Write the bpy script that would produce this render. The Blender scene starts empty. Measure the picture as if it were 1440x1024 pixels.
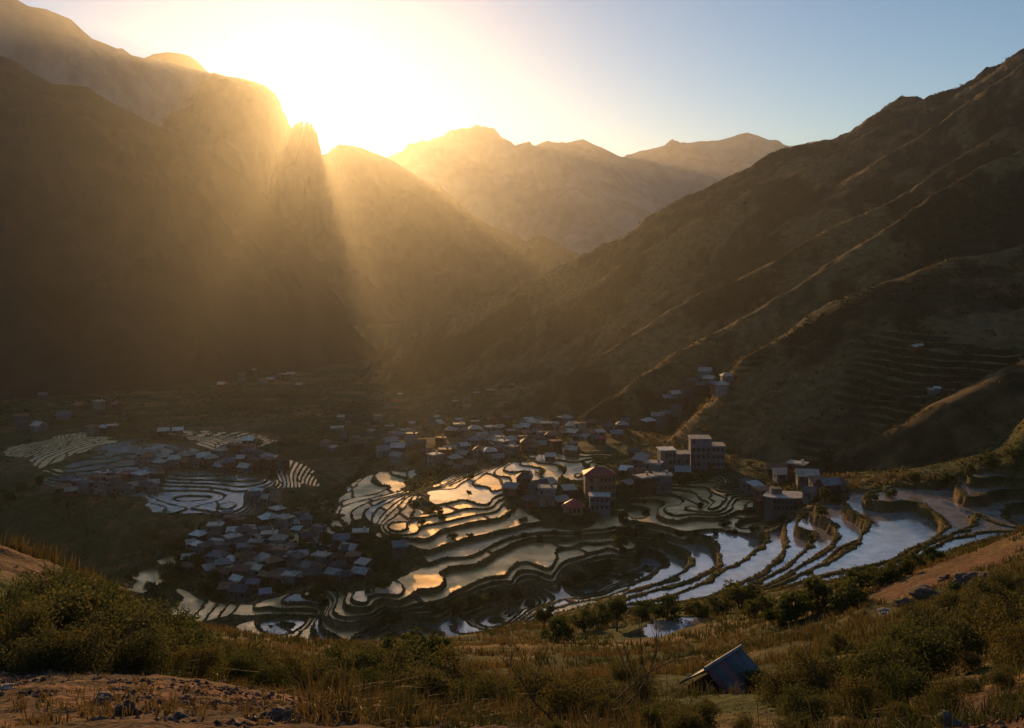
import bpy, math, random, time
import numpy as np
T0 = time.time()
rng = np.random.default_rng(7)
random.seed(7)
F = 1383.0; CU = 720.0; VH = 330.0          # lens scale and horizon of the level, shifted camera
SC = bpy.context.scene
COL = SC.collection

# ------------------------------------------------------------------ camera
cd = bpy.data.cameras.new('camera'); cam = bpy.data.objects.new('camera', cd); COL.objects.link(cam)
cam.rotation_euler = (math.pi/2, 0, 0)
cd.sensor_width = 36.0; cd.lens = 36.0*F/1440.0; cd.shift_y = -(512-VH)/1440.0
cd.clip_start = 0.1; cd.clip_end = 20000
SC.camera = cam

def W(u, v, d): return ((u-CU)/F*d, d, -(v-VH)/F*d)

# ------------------------------------------------------------------ noise
def _hash(ix, iy, seed):
    h = (ix.astype(np.int64)*374761393 + iy.astype(np.int64)*668265263 + seed*1442695041) & 0x7fffffff
    h = ((h ^ (h >> 13))*1274126177) & 0x7fffffff
    return ((h ^ (h >> 16)) & 0xffff)/65535.0
def vnoise(x, y, seed=0):
    ix = np.floor(x); iy = np.floor(y); fx = x-ix; fy = y-iy
    fx = fx*fx*fx*(fx*(fx*6-15)+10); fy = fy*fy*fy*(fy*(fy*6-15)+10)
    a = _hash(ix, iy, seed); b = _hash(ix+1, iy, seed); c = _hash(ix, iy+1, seed); d = _hash(ix+1, iy+1, seed)
    return ((a*(1-fx)+b*fx)*(1-fy) + (c*(1-fx)+d*fx)*fy)*2-1
def fbm(x, y, scale, octv=4, seed=0, gain=.5):
    r = 0; a = 1.0; f = 1.0/scale
    for o in range(octv):
        ca, sa = math.cos(o*1.1), math.sin(o*1.1)
        r = r + a*vnoise((x*ca-y*sa)*f+o*17.3, (x*sa+y*ca)*f-o*9.1, seed+o); a *= gain; f *= 2.03
    return r
def ridged(x, y, scale, octv=4, seed=0):
    r = 0; a = 1.0; f = 1.0/scale
    for o in range(octv):
        r = r + a*(1-2*np.abs(vnoise(x*f+o*13.7, y*f+o*5.3, seed+o))); a *= .5; f *= 2.1
    return r

# ------------------------------------------------------------------ surveyed ground points
PTS = []                                     # (u, v, H) = direction and height below the eye
def con(H, *uv):
    for u, v in uv: PTS.append((u, H*F/(v-VH), -H))
def gp(u, d, H): PTS.append((u, d, -H))
A0 = 66.0; ST = 2.2
con(A0-3.2, (1368,664),(1400,662),(1440,668),(1500,676))
con(A0, (1350,677),(1366,700),(1375,715),(1372,728),(1355,745),(1312,760),(1285,775))
con(A0+ST, (1245,692),(1275,705),(1300,715),(1320,728),(1330,742),(1300,764),(1262,785))
con(A0+2*ST, (1190,702),(1214,728),(1210,751),(1185,775),(1148,796),(1110,815))
con(A0+3*ST, (1150,726),(1175,749),(1169,765),(1148,781),(1119,800),(1080,822))
con(A0+4*ST, (1117,740),(1142,749),(1138,761),(1119,785),(1089,806),(1060,820),(1020,836))
con(A0+5*ST, (1103,752),(1103,760),(1099,777),(1080,798),(1055,813),(1000,838))
con(A0+6*ST, (1067,750),(1079,758),(1056,776),(1007,803),(968,828),(930,842))
con(A0+7*ST, (1001,760),(1007,774),(1005,797),(978,813),(939,825),(885,840),(850,850))
con(A0+8*ST, (956,772),(970,783),(958,805),(929,819),(880,834),(830,847))
con(A0+9*ST, (925,778),(935,785),(923,801),(900,815),(870,828),(800,843),(770,850))
con(A0+10*ST, (899,788),(909,797),(897,811),(860,823),(815,836),(760,849),(735,857))
con(88.9, (850,815),(800,829),(750,844),(715,858),(690,870))
con(88.9, (740,842)); con(88, (700,856)); con(87.3, (640,866)); con(87, (650,872)); con(86.5, (600,880),(520,886)); con(86.7, (580,878))
con(88.0, (720,872)); con(86.8, (660,890)); con(86.5, (520,896)); con(87, (440,898))
FARL = [84.6-.6*j for j in range(8)]
FARL += [FARL[-1]-.36*(j+1) for j in range(16)]
def far(j, *uv): con(float(np.interp(j, range(len(FARL)), FARL)), *uv)
far(0, (723,817),(775,813),(784,802),(787,796),(816,784),(841,776),(866,772))
far(1, (579,851),(598,848),(629,841),(657,826),(676,816),(700,810),(716,804),(731,790),(751,779),(794,770),(819,762),(872,758))
far(3, (520,855),(559,845),(584,826),(618,806),(637,797),(676,791),(696,777),(719,767),(747,757),(809,755),(880,750))
far(4, (500,846),(520,838),(559,818),(598,793),(625,785),(664,781),(688,769),(719,756),(759,749),(809,749),(856,744),(870,738),(900,733))
far(5, (590,785),(655,774),(700,753),(755,743),(825,740),(847,736),(862,724),(887,719))
far(4.6, (895,757),(928,747))
far(5.9, (960,748),(1010,747),(1050,742),(1085,733))
far(7, (905,727),(980,731),(1050,722),(1062,715))
far(8, (880,724),(929,722),(989,714),(1036,711),(1048,704))
far(9, (927,717),(954,711),(960,705),(950,698),(919,696))
far(10, (960,716),(975,710),(982,700),(975,692),(950,688),(905,690))
far(11, (985,713),(998,702),(1000,692),(990,685),(950,683))
far(12, (1000,710),(1018,700),(1022,690),(1015,682),(980,679))
far(6, (600,776),(629,766),(654,758),(668,755),(695,749),(717,744))
far(8, (593,758),(604,757),(617,748),(636,742),(668,734),(697,728),(715,720),(718,714))
far(9, (526,763),(551,752),(582,750),(589,745),(593,740))
far(10, (543,740),(560,735),(586,728),(607,725),(642,720),(660,714),(676,715),(697,707),(706,695))
far(11, (670,707),(660,696),(654,692),(629,688),(604,688))
far(12, (683,705),(690,690),(685,684),(660,680))
far(13, (705,690),(717,676),(712,670),(692,667))
far(14, (738,680),(747,669),(737,661),(712,663))
far(15, (757,667),(765,663),(748,656),(722,658))
far(16, (790,670),(796,662),(781,653),(752,649))
far(17, (815,672),(812,656),(790,647),(772,644))
con(76.4, (835,641),(860,643))
con(87.5, (364,859)); con(87, (400,853)); con(86.5, (421,845)); con(85, (450,836)); con(84.5, (461,864)); con(88.5, (370,869),(404,868)); con(87.5, (444,857))
con(87.5, (340,880)); con(86, (450,875)); con(85.5, (540,868)); con(87, (430,890)); con(88, (330,888)); con(90, (250,880))
# near left village shelf
con(86, (350,770)); con(85, (420,780)); con(87, (300,760)); con(89, (400,830)); con(90, (300,830)); con(91, (240,840),(200,800)); con(92, (170,812))
con(84.5, (470,770)); con(84, (440,740),(540,790),(500,800)); con(82.5, (520,770)); con(81, (540,710)); con(82, (500,720)); con(79.5, (575,715))
con(90, (230,762)); con(91, (170,790)); con(88, (300,737)); con(87, (380,722)); con(86, (440,705)); con(94, (100,814))
con(85.2, (470,692)); con(84.6, (500,676)); con(84, (525,663)); con(83.3, (560,684)); con(82.3, (600,655)); con(83.5, (520,695)); con(82.5, (575,665)); con(80, (600,690))
# behind the shelf
con(82, (640,650)); con(79.6, (690,655)); con(78.8, (720,640)); con(81, (750,618)); con(83, (700,600)); con(86, (600,620)); con(89, (520,640)); con(77.4, (900,640)); con(79, (900,612)); con(80, (850,602))
con(77, (990,657)); con(77.6, (950,665)); con(78.3, (1060,705)); con(77, (1105,707)); con(75, (1130,712)); con(71, (1160,690)); con(76, (1080,668),(1020,672)); con(79.4, (840,696),(900,695)); con(80.6, (800,718)); con(80.2, (870,712)); con(79.6, (745,700)); con(67, (1230,690))
con(77.6, (850,650)); con(78.4, (880,668))
# gully behind the spur and the hill on the left
for u, d, H in ((300,352,122),(200,338,124),(100,330,125),(0,330,126),(-150,330,126),(400,380,122),(450,405,122),(500,430,112),(380,362,118),(230,325,112),(440,372,110),(60,345,128),(250,362,128),(350,368,128),(150,362,128),(480,470,122)):
    gp(u, d, H)
con(110, (140,640),(165,631),(200,629),(240,629),(255,632)); con(110.6, (100,655),(125,648),(170,641),(230,641),(265,640))
con(111.5, (75,669),(110,668),(160,663),(200,660),(262,668)); con(113.2, (90,695),(150,692),(225,690)); con(113.6, (300,700),(250,705)); con(116, (330,740),(250,745))
con(113, (385,680)); con(112, (340,676)); con(115.3, (365,722)); con(117.2, (150,752),(200,765)); con(117, (40,710)); con(112.5, (40,662)); con(111, (300,640)); con(112, (350,655)); con(115, (410,645)); con(117, (425,665))
con(117, (100,612),(30,632)); con(120, (200,606),(300,608)); con(130, (440,600),(380,590)); con(130, (100,590))
for u in (-500,-200,0,150,300,450,600):
    gp(u, 700, 132); gp(u, 950, 147); gp(u, 1300, 168); gp(u, 2000, 175)
for u in (700,900,1200,1600): gp(u, 700, 110); gp(u, 1300, 150); gp(u, 2000, 170); gp(u, 520, 100)
for u in (1200,1440,1700): gp(u, 330, 80); gp(u, 420, 88)
gp(1050, 400, 88); gp(1000, 340, 76)
for u in (-500,-200): gp(u, 250, 118); gp(u, 450, 120); gp(u, 150, 75)
# foreground hillside under the camera
for u, v, d in ((-300,1040,5),(150,1024,4.3),(700,1030,4.6),(1200,1040,5),(1700,1000,5),(0,990,6.2),(150,985,6.4),(300,990,6.6),(420,1003,7.5),(0,960,8.5),(150,958,8.5),(300,966,9),
    (-100,760,22),(-300,740,24),(20,770,22),(70,800,24),(110,860,26),(0,900,13),(130,930,13),(250,950,13),(380,975,14),(480,990,12),
    (200,930,30),(300,930,36),(400,935,40),(200,890,110),(100,880,120),(0,860,110),(-200,850,100),(350,905,120),(300,900,170),(200,880,190),(100,850,200),(0,840,200),
    (450,970,20),(500,950,34),(600,940,42),(560,915,90),(650,912,95),(700,985,18),(700,945,48),(760,925,62),(800,905,85),(740,902,110),(700,893,150),(800,880,125),(850,865,165),(700,884,190),(600,903,150),(480,907,150),
    (930,905,85),(930,885,110),(1000,880,105),(900,872,140),(1020,945,38),(950,960,28),(880,985,18),(1090,905,60),(1000,915,60),(1000,850,150),(1080,836,140),(1150,830,115),(1060,870,95),(1200,815,125),(1160,850,85),(1130,890,58),
    (1280,797,135),(1320,783,130),(1370,772,115),(1440,745,100),(1250,850,62),(1300,830,66),(1370,808,68),(1440,782,70),(1340,850,45),(1440,838,42),(1230,890,42),(1300,900,30),(1400,890,28),(1200,950,25),(1100,975,23),(1300,960,16),(1440,940,14),(1335,1015,8.5),(1500,718,100),(1600,670,95),(1600,760,40),(1700,800,20),(1600,900,10),
    (1300,815,160),(1380,790,160),(1440,770,160),(1500,745,165),(1560,730,165)):
    gp(u, d, (v-VH)/F*d)
for u, v, d in ((1440,625,262),(1400,645,268),(1350,662,266),(1290,682,264),(1500,590,258),(1600,560,255),(1250,688,262),(1220,694,262)):
    gp(u, d, (v-VH)/F*d)

P = np.array(PTS, float)
PX = np.stack([P[:,0]/F, np.log(P[:,1])*0.75], 1); PV = P[:,2]/P[:,1]
def kern(r2): return 0.5*r2*np.log(r2+1e-12)
n = len(P)
K = kern(((PX[:,None]-PX[None])**2).sum(2)) + np.eye(n)*4e-5
A = np.zeros((n+3, n+3)); A[:n,:n] = K; A[:n,n] = 1; A[:n,n+1:] = PX; A[n:,:n] = A[:n,n:].T
sol = np.linalg.solve(A, np.concatenate([PV, [0,0,0]]))
def tps_grid(us, ys):
    lx = us/F; ly = np.log(ys)*0.75
    out = np.empty((len(ys), len(us)))
    for i, l in enumerate(ly):
        r2 = (lx[:,None]-PX[None,:,0])**2 + (l-PX[None,:,1])**2
        out[i] = kern(r2)@sol[:n] + sol[n] + sol[n+1]*lx + sol[n+2]*l
    return out
def cubic_matrix(src, dst):                  # Catmull-Rom from uniform src to dst
    h = src[1]-src[0]; t = (dst-src[0])/h; i = np.clip(np.floor(t).astype(int), 1, len(src)-3); f = t-i
    M = np.zeros((len(dst), len(src)), np.float64); r = np.arange(len(dst))
    M[r,i-1] += -.5*f+f*f-.5*f**3; M[r,i] += 1-2.5*f*f+1.5*f**3; M[r,i+1] += .5*f+2*f*f-1.5*f**3; M[r,i+2] += -.5*f*f+.5*f**3
    return M
# grid of the land: columns fan out from the viewpoint, rows at growing distance
us = np.concatenate([np.linspace(-1500,-60,60,endpoint=False), np.arange(-60,1500,1.25), np.linspace(1500,2900,60)])
ys = np.concatenate([np.exp(np.linspace(math.log(3.0), math.log(120), 430, endpoint=False)), np.arange(120,205,.55), np.arange(205,345,.3), np.arange(345, 385, .4), np.arange(385, 470, .35), np.exp(np.linspace(math.log(470), math.log(560), 110, endpoint=False)),
     np.exp(np.linspace(math.log(560), math.log(1300), 230, endpoint=False)), np.exp(np.linspace(math.log(1300), math.log(6300), 25))])
cu = np.arange(-1520, 2930, 9.0); cl = np.linspace(math.log(2.8), math.log(2100), 520)
cz = tps_grid(cu, np.exp(cl))
yc = np.minimum(ys, 2000)
Z = cubic_matrix(cl, np.log(yc)) @ cz @ cubic_matrix(cu, us).T * yc[:,None]
U = np.broadcast_to(us[None], Z.shape); Y = np.broadcast_to(ys[:,None], Z.shape); X = (U-CU)/F*Y
Z = np.maximum(Z, -185 + 0*Z)
res = K@sol[:n]+sol[n]+PX@sol[n+1:]-PV - 4e-5*sol[:n]; rH = res*P[:,1]
print('residual', np.abs(rH).mean(), np.abs(rH).max())
for i in np.argsort(-np.abs(rH*F/P[:,1]))[:25]: print(P[i], round(rH[i],2), round(rH[i]*F/P[i,1],1))
print('tps', time.time()-T0, Z.shape)

# ------------------------------------------------------------------ spurs of the right-hand mountain
RIDGES = {
 'R0': ([(2900,-420,1000),(2300,-280,1000),(1700,-60,980),(1560,0,970),(1440,60,960),(1405,84,960),(1390,93,958),(1378,95,958),(1366,110,958),(1340,121,955),(1300,141,950),(1290,137,950),(1270,138,950),(1250,147,950),(1220,165,950),(1170,193,950),(1130,205,955),(1112,209,955),(1080,222,955),(1020,250,960),(960,278,965),(910,303,970),(880,325,975),(866,331,975),(850,338,978),(810,362,985),(760,385,990),(720,402,1000),(690,412,1005),(650,437,1010),(600,462,1020),(560,484,1030),(520,512,1040),(480,538,1050),(430,560,1060),(300,600,1100),(100,680,1150),(-1500,900,1300)], .6, .7, 6),
 'R0b': ([(2900,-300,900),(1440,72,890),(1300,156,885),(1110,238,880),(1000,300,880),(880,366,880),(760,440,890),(650,510,900),(588,545,905),(540,575,910),(480,600,920),(300,680,940),(-1500,1000,1000)], .62, .6, 6),
 'R1': ([(2900,-260,820),(1560,20,800),(1440,90,790),(1292,192,780),(1186,262,775),(1080,330,770),(980,385,770),(900,432,770),(800,486,780),(700,540,790),(620,580,800),(520,620,820),(300,720,840),(-1500,1100,900)], .6, .6, 6),
 'R2': ([(2900,-200,720),(1560,90,710),(1440,165,700),(1380,208,690),(1309,250,680),(1200,310,665),(1130,343,655),(1030,390,640),(940,434,625),(880,470,610),(800,520,590),(740,555,575),(690,582,565),(640,610,550),(580,642,530),(530,672,520),(400,760,510),(-1500,1400,500)], .66, .6, 5),
 'R3': ([(2900,-180,600),(1600,110,570),(1520,155,560),(1440,203,545),(1400,222,540),(1330,261,530),(1315,268,528),(1270,299,520),(1200,345,510),(1130,393,500),(1060,438,490),(1000,473,480),(950,499,470),(900,535,455),(860,565,445),(820,590,435),(780,615,425),(740,642,415),(600,760,400),(-1500,1800,390)], .7, .65, 4),
 'R4': ([(2900,60,490),(1500,330,450),(1350,362,440),(1280,380,432),(1221,400,424),(1165,424,415),(1098,476,406),(1045,511,398),(1010,560,386),(975,588,376),(947,613,368),(900,660,360),(700,850,355),(-1500,2500,350)], .34, .5, 4),
 'R5b': ([(2900,0,420),(1600,335,395),(1440,432,372),(1380,464,367),(1300,512,362),(1230,552,356),(1170,590,350),(1130,622,344),(1080,670,338),(900,900,335),(-1500,2800,335)], .4, .45, 4),
 'R5': ([(2900,80,366),(1600,425,326),(1500,482,312),(1440,513,308),(1400,530,306),(1350,555,304),(1320,568,304),(1300,582,304),(1280,596,305),(1240,613,308),(1200,634,311),(1160,656,314),(1130,675,317),(1050,760,322),(-1500,3000,325)], .8, .5, 4),
}
def ridge_surface(pts, kn, kf, w, X, Y, wob=0):
    q = np.array(sorted(W(*p) for p in pts))
    yi = np.interp(X, q[:,0], q[:,1]); zi = np.interp(X, q[:,0], q[:,2])
    dy = Y-yi; w = w*1.7; a = np.sqrt(dy*dy+w*w)-w
    return zi - np.where(dy < 0, kn, kf)*a, dy
def smax(a, b, k):
    h = np.clip(.5+.5*(a-b)/k, 0, 1)
    return b+(a-b)*h + k*h*(1-h)
rows = ys > 225
Xr, Yr = X[rows], Y[rows]
hill = np.full(Xr.shape, -500.0); hdist = np.full(Xr.shape, 1e9)
warp = (fbm(Xr, Yr, 80, 4, 11)*9+fbm(Xr, Yr, 18, 3, 13)*1.8)*np.clip((Yr-250)/300, 0.12, 1.4)
for name, (pts, kn, kf, w) in RIDGES.items():
    zz, dy = ridge_surface(pts, kn, kf, w, Xr, Yr+warp)
    hill = smax(zz, hill, 2.0 if name in ('R5','R5b') else 4.0)
amp = np.clip((Yr-230)/500, .12, 1.2)
gul = ridged(Xr*.35+Yr*.2, Yr, 38, 4, 21)
hn = fbm(Xr, Yr, 55, 5, 31)*3.0 + gul*2.2 + fbm(Xr, Yr, 6, 3, 41)*.8
hill = hill + hn*amp - 2.0*amp
# old grass terraces cut in the lower spurs
Ur = U[rows]; Vr = VH - hill/Yr*F
gt = np.zeros(Xr.shape)
def smooth(a, b, x):
    t = np.clip((x-a)/(b-a), 0, 1); return t*t*(3-2*t)
gt = np.maximum(smooth(985,1060,Ur)*smooth(1220,1150,Ur)*smooth(480,540,Vr)*(Yr < 420), smooth(1170,1260,Ur)*smooth(440,470,Vr)*smooth(615,590,Vr)*(Yr > 315)*(Yr < 380))
gt = gt*smooth(-.45,.1,fbm(Xr, Yr, 34, 3, 57)); stp = 2.2; q = (hill + fbm(Xr, Yr, 40, 2, 51)*1.6+fbm(Xr, Yr, 9, 2, 52)*.5)/stp; fr = q-np.floor(q)
hill = hill + gt*stp*(np.floor(q)+smooth(.55,1.0,fr)-q)*.8
base_r = Z[rows]
HW = np.zeros_like(Z); HW[rows] = smooth(-1.5, 1.5, hill-base_r)      # where the mountain is the surface
Z[rows] = smax(hill, base_r, 2.0)
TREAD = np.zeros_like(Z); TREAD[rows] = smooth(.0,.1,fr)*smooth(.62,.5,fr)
GT = np.zeros_like(Z); GT[rows] = gt*HW[rows]

V = VH - Z/Y*F
def inpoly(poly, V_=None, U_=None):
    r = np.zeros(Z.shape, bool); V_ = V if V_ is None else V_; U_ = U if U_ is None else U_
    m = (U_ > min(p[0] for p in poly)) & (U_ < max(p[0] for p in poly)) & (V_ > min(p[1] for p in poly)) & (V_ < max(p[1] for p in poly))
    uu, vv = U_[m], V_[m]; c = np.zeros(uu.shape, bool)
    for (x1, y1), (x2, y2) in zip(poly, poly[1:]+poly[:1]):
        if y1 == y2: continue
        k = ((y1 > vv) != (y2 > vv)) & (uu < (x2-x1)*(vv-y1)/(y2-y1)+x1); c ^= k
    r[m] = c; return r
dUm = (np.gradient(us)[None]/F)*Y; dYm = np.gradient(ys)[:,None]
def blur(m, n=2):
    m = m.astype(np.float32)
    for _ in range(n):
        m[1:-1] = (m[:-2]+2*m[1:-1]+m[2:])/4; m[:,1:-1] = (m[:,:-2]+2*m[:,1:-1]+m[:,2:])/4
    return m
# ------------------------------------------------------------------ flooded terraces
REG = [  # polygon in directions, level datum, step, distance range, bund width, bank width, cross bund spacing
 ('bowl', [(880,790),(893,772),(925,757),(1000,745),(1060,736),(1100,727),(1150,708),(1200,690),(1262,684),(1320,683),(1352,664),(1500,650),(1560,700),(1480,760),(1360,800),(1260,812),(1140,850),(1000,862),(880,872)], [-A0-ST*j for j in range(12,-6,-1)], ST, 150, 330, .9, 1.0, 0),
 ('low', [(880,790),(880,876),(800,880),(700,905),(560,925),(380,925),(320,892),(330,874),(470,869),(560,866),(650,858),(715,838),(790,832),(850,806)], [-92.5,-91.5,-90.5,-89.7,-88.9,-88.2,-87.5,-86.8,-86.0,-84.6,-83.0], .7, 170, 330, .7, .8, 38),
 ('far', [(240,890),(330,872),(470,868),(560,864),(650,856),(715,832),(790,822),(800,800),(870,780),(905,763),(1000,750),(1090,742),(1110,722),(1056,702),(1030,676),(960,674),(900,684),(880,702),(905,720),(860,722),(840,734),(760,735),(740,715),(722,726),(722,700),(735,690),(790,672),(830,668),(870,640),(830,634),(760,640),(700,655),(640,664),(610,680),(598,715),(540,735),(520,764),(600,768),(590,785),(500,832),(440,828),(330,846),(255,830),(225,845)], [-84.6-.7*j for j in range(10,0,-1)]+[-FARL[j] for j in (0,1,3,4,6,8,9,10,11,12,13,14,15,16,17,18,20)], 1, 200, 345, .45, .4, 42),
 ('spur', [(478,702),(500,684),(532,664),(580,655),(566,690),(600,700),(585,728),(500,730),(420,772),(392,790),(384,776),(452,738),(490,716)], [-84.6-.7*j for j in range(10,0,-1)]+[-h for h in FARL], 1, 270, 400, .5, .4, 16),
 ('hill', [(55,680),(90,655),(150,628),(200,622),(255,628),(262,642),(200,660),(185,668),(230,672),(255,664),(300,662),(390,676),(400,690),(360,735),(300,752),(190,778),(100,770),(110,735),(215,735),(225,705),(120,690)], [-110-.4*j for j in range(30,-6,-1)], .4, 400, 560, .7, .8, 70),
 ('flat', [(20,640),(60,620),(120,610),(160,612),(120,640),(60,662)], [-113-.6*j for j in range(40,-15,-1)], .6, 430, 660, .7, .8, 26),
 ('flat2', [(250,612),(330,604),(370,612),(350,632),(420,650),(440,690),(400,690),(390,660),(300,632),(270,622)], [-113-.6*j for j in range(40,-15,-1)], .6, 430, 660, .7, .8, 26),
 ('edge', [(150,815),(200,780),(240,762),(235,800),(185,822)], [-95-1.6*j for j in range(12,-8,-1)], 1.6, 240, 330, .6, .6, 12),
]
PAD = np.zeros_like(Z); WAT = np.zeros(Z.shape, bool); WL = np.zeros_like(Z); BANK = np.zeros_like(Z); TINT = np.zeros_like(Z); RGH = np.full_like(Z, .1)
wob = fbm(X, Y, 14, 2, 61)*.07 + fbm(X, Y, 2.2, 2, 66)*.02
Znew = Z.copy()
for ri, (nm, poly, dat, stp, y0, y1, bw, kw, cross) in enumerate(REG):
    jit = fbm(X, Y, 16 if y0 < 380 else 30, 3, 90+ri)
    m = (inpoly(poly) if nm == 'bowl' else inpoly(poly, V+jit*(9 if y0 < 380 else 8), U+jit*(14 if y0 < 380 else 26))) & (Y > y0) & (Y < y1) & (HW < .5) & (Z > dat[0]+.5) & (Z < dat[-1]-.5)
    rr = np.where(m.any(1))[0]; cc = np.where(m.any(0))[0]
    if not len(rr): print('empty', nm); continue
    sl = np.s_[max(rr[0]-4,0):rr[-1]+5, max(cc[0]-4,0):cc[-1]+5]
    mm = blur(m[sl], 6 if y0 > 390 else 3)
    LV = np.array(dat); s = np.interp(Z[sl], LV, np.arange(len(LV))) + wob[sl]*(1.0 if nm != 'bowl' else .5)
    s = np.clip(s, 0, len(LV)-1.001)
    # metric gradient of s: x along columns, correct for the fan of columns
    gx = np.gradient(s, axis=1)/dUm[sl]; gy = np.gradient(s, axis=0)/np.gradient(ys)[sl[0]][:,None] - gx*((U[sl]-CU)/F)
    g = np.sqrt(gx*gx+gy*gy)+1e-4
    k = np.floor(s); f = s-k
    lo = f/g; hi = (1-f)/g; wid = 1/g
    kk = np.clip(k.astype(int), 0, len(LV)-2); L = LV[kk]; stp = LV[kk+1]-L
    bw = bw*np.clip(1+.7*fbm(X[sl], Y[sl], 3.5, 3, 73), .45, 1.9); b_ = np.minimum(bw, wid*.22); c_ = np.minimum(kw, wid*.22)
    BH = .30 if nm == 'bowl' else .12
    bund = L+BH+(.10 if nm == 'bowl' else .06)*fbm(X[sl], Y[sl], 1.6, 2, 71); bed = L-.35
    prof = np.where(lo < b_, bund, bed + (bund-bed)*smooth(b_*1.7, b_, lo))
    c_ = c_*np.clip(1+.8*fbm(X[sl], Y[sl], 2.8, 3, 74), .4, 1.9); rise = smooth(c_, .05*c_, hi)
    prof = np.maximum(prof, bed + (L+stp+BH-bed)*rise)
    if cross:
        ph = (X[sl]*.8 + Y[sl]*.35 + 3.0*fbm(X[sl], Y[sl], 25, 2, 77))/cross + ((k*0.61803) % 1.0)*1.7 + ((k*7.13) % 1)*.4
        dcr = np.abs(ph-np.round(ph))*cross
        prof = np.maximum(prof, np.where(dcr < .5, L+.25, L-.5))
        cell = np.round(ph-.5)
    else:
        cell = k*0
    Znew[sl] = np.where(mm > .02, Z[sl]*(1-mm)+prof*mm, Znew[sl])
    water = (mm > .3) & (lo > b_*.4) & (hi > .02*c_)
    WAT[sl] |= water; WL[sl] = np.where(water, L, WL[sl])
    PAD[sl] = np.maximum(PAD[sl], mm)
    BANK[sl] = np.maximum(BANK[sl], mm*np.maximum(smooth(b_*1.9, b_, lo), rise))
    hh = _hash(k*3+ri*17, cell, 5)
    TINT[sl] = np.where(water, hh, TINT[sl])
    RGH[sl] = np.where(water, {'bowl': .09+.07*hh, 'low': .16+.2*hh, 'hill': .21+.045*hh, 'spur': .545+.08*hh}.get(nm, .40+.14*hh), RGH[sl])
    print(nm, m.sum(), water.sum(), 'z', Z[m].min(), Z[m].max(), 'y', Y[m].min(), Y[m].max(), 'mean width', float(np.median(wid[mm > .5])))
Z = Znew
# a bund across the wide field on the right
def line_bund(uvH, hw, top):
    global Z
    q = np.array([W(u, v, H*F/(v-VH)) for u, v, H in uvH])
    for a, b in zip(q[:-1], q[1:]):
        ab = (b-a)[:2]; L2 = ab@ab
        m = (X > min(a[0],b[0])-3) & (X < max(a[0],b[0])+3) & (Y > min(a[1],b[1])-3) & (Y < max(a[1],b[1])+3)
        px, py = X[m]-a[0], Y[m]-a[1]; t = np.clip((px*ab[0]+py*ab[1])/L2, 0, 1)
        dd = np.hypot(px-t*ab[0], py-t*ab[1])
        zt = a[2]+(b[2]-a[2])*t+top
        Z[m] = np.maximum(Z[m], np.where(dd < hw*1.8, zt-np.clip(dd/hw-.8, 0, 1)*.6, -999))
        BANK[m] = np.maximum(BANK[m], dd < hw*1.5)
line_bund([(1283,735,71.4),(1240,750,71.4),(1200,762,71.4),(1178,772,71.4),(1155,795,71.4)], .35, .22)
line_bund([(1119,747,76.8),(1128,752,76.8),(1134,758,76.8)], .25, .15)
# small pond on the near slope
pz = -43.6
pp = np.array([W(u, v, -pz*F/(v-VH))[:2] for u, v in ((905,886),(925,874),(945,870),(985,867),(1000,872),(982,884),(960,893),(930,904),(908,899))])
pr = np.s_[int(np.searchsorted(ys, 70)):int(np.searchsorted(ys, 150)), int(np.searchsorted(us, 820)):int(np.searchsorted(us, 1090))]
px, py = X[pr], Y[pr]; dmin = np.full(px.shape, 1e9); ins = np.zeros(px.shape, bool)
for (x1, y1), (x2, y2) in zip(pp, np.roll(pp, -1, 0)):
    tt = np.clip(((px-x1)*(x2-x1)+(py-y1)*(y2-y1))/((x2-x1)**2+(y2-y1)**2), 0, 1); dmin = np.minimum(dmin, np.hypot(px-x1-tt*(x2-x1), py-y1-tt*(y2-y1)))
    if y1 != y2: ins ^= ((y1 > py) != (y2 > py)) & (px < (x2-x1)*(py-y1)/(y2-y1)+x1)
sdist = np.where(ins, -dmin, dmin)+.5*fbm(px, py, 2.5, 3, 95)
zp = Z[pr]; zo = np.clip(zp, pz+.14-.55*np.maximum(sdist-.5, 0), pz+.14+.9*np.maximum(sdist, 0)); fade = smooth(14, 8, sdist)
Z[pr] = np.where(sdist < 0, pz+.14-.65*smooth(0, .8, -sdist), zp+(zo-zp)*fade)
pw = (sdist < .35) & ~WAT[pr]; WAT[pr] |= pw; WL[pr] = np.where(pw, pz, WL[pr]); TINT[pr] = np.where(pw, .5, TINT[pr])
# roughness of the natural ground
nat = (1-PAD)*(1-HW)
nearw = smooth(140, 60, Y)
Z = Z + nat*(fbm(X, Y, 7, 4, 81)*.35*smooth(12,60,Y) + nearw*fbm(X, Y, 1.6, 4, 85)*.10*smooth(7,20,Y) + smooth(40,15,Y)*(fbm(X, Y, .5, 5, 88)*.03+ridged(X, Y, .16, 3, 89)*.010))
V = VH - Z/Y*F
print('terrain', time.time()-T0)

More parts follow.
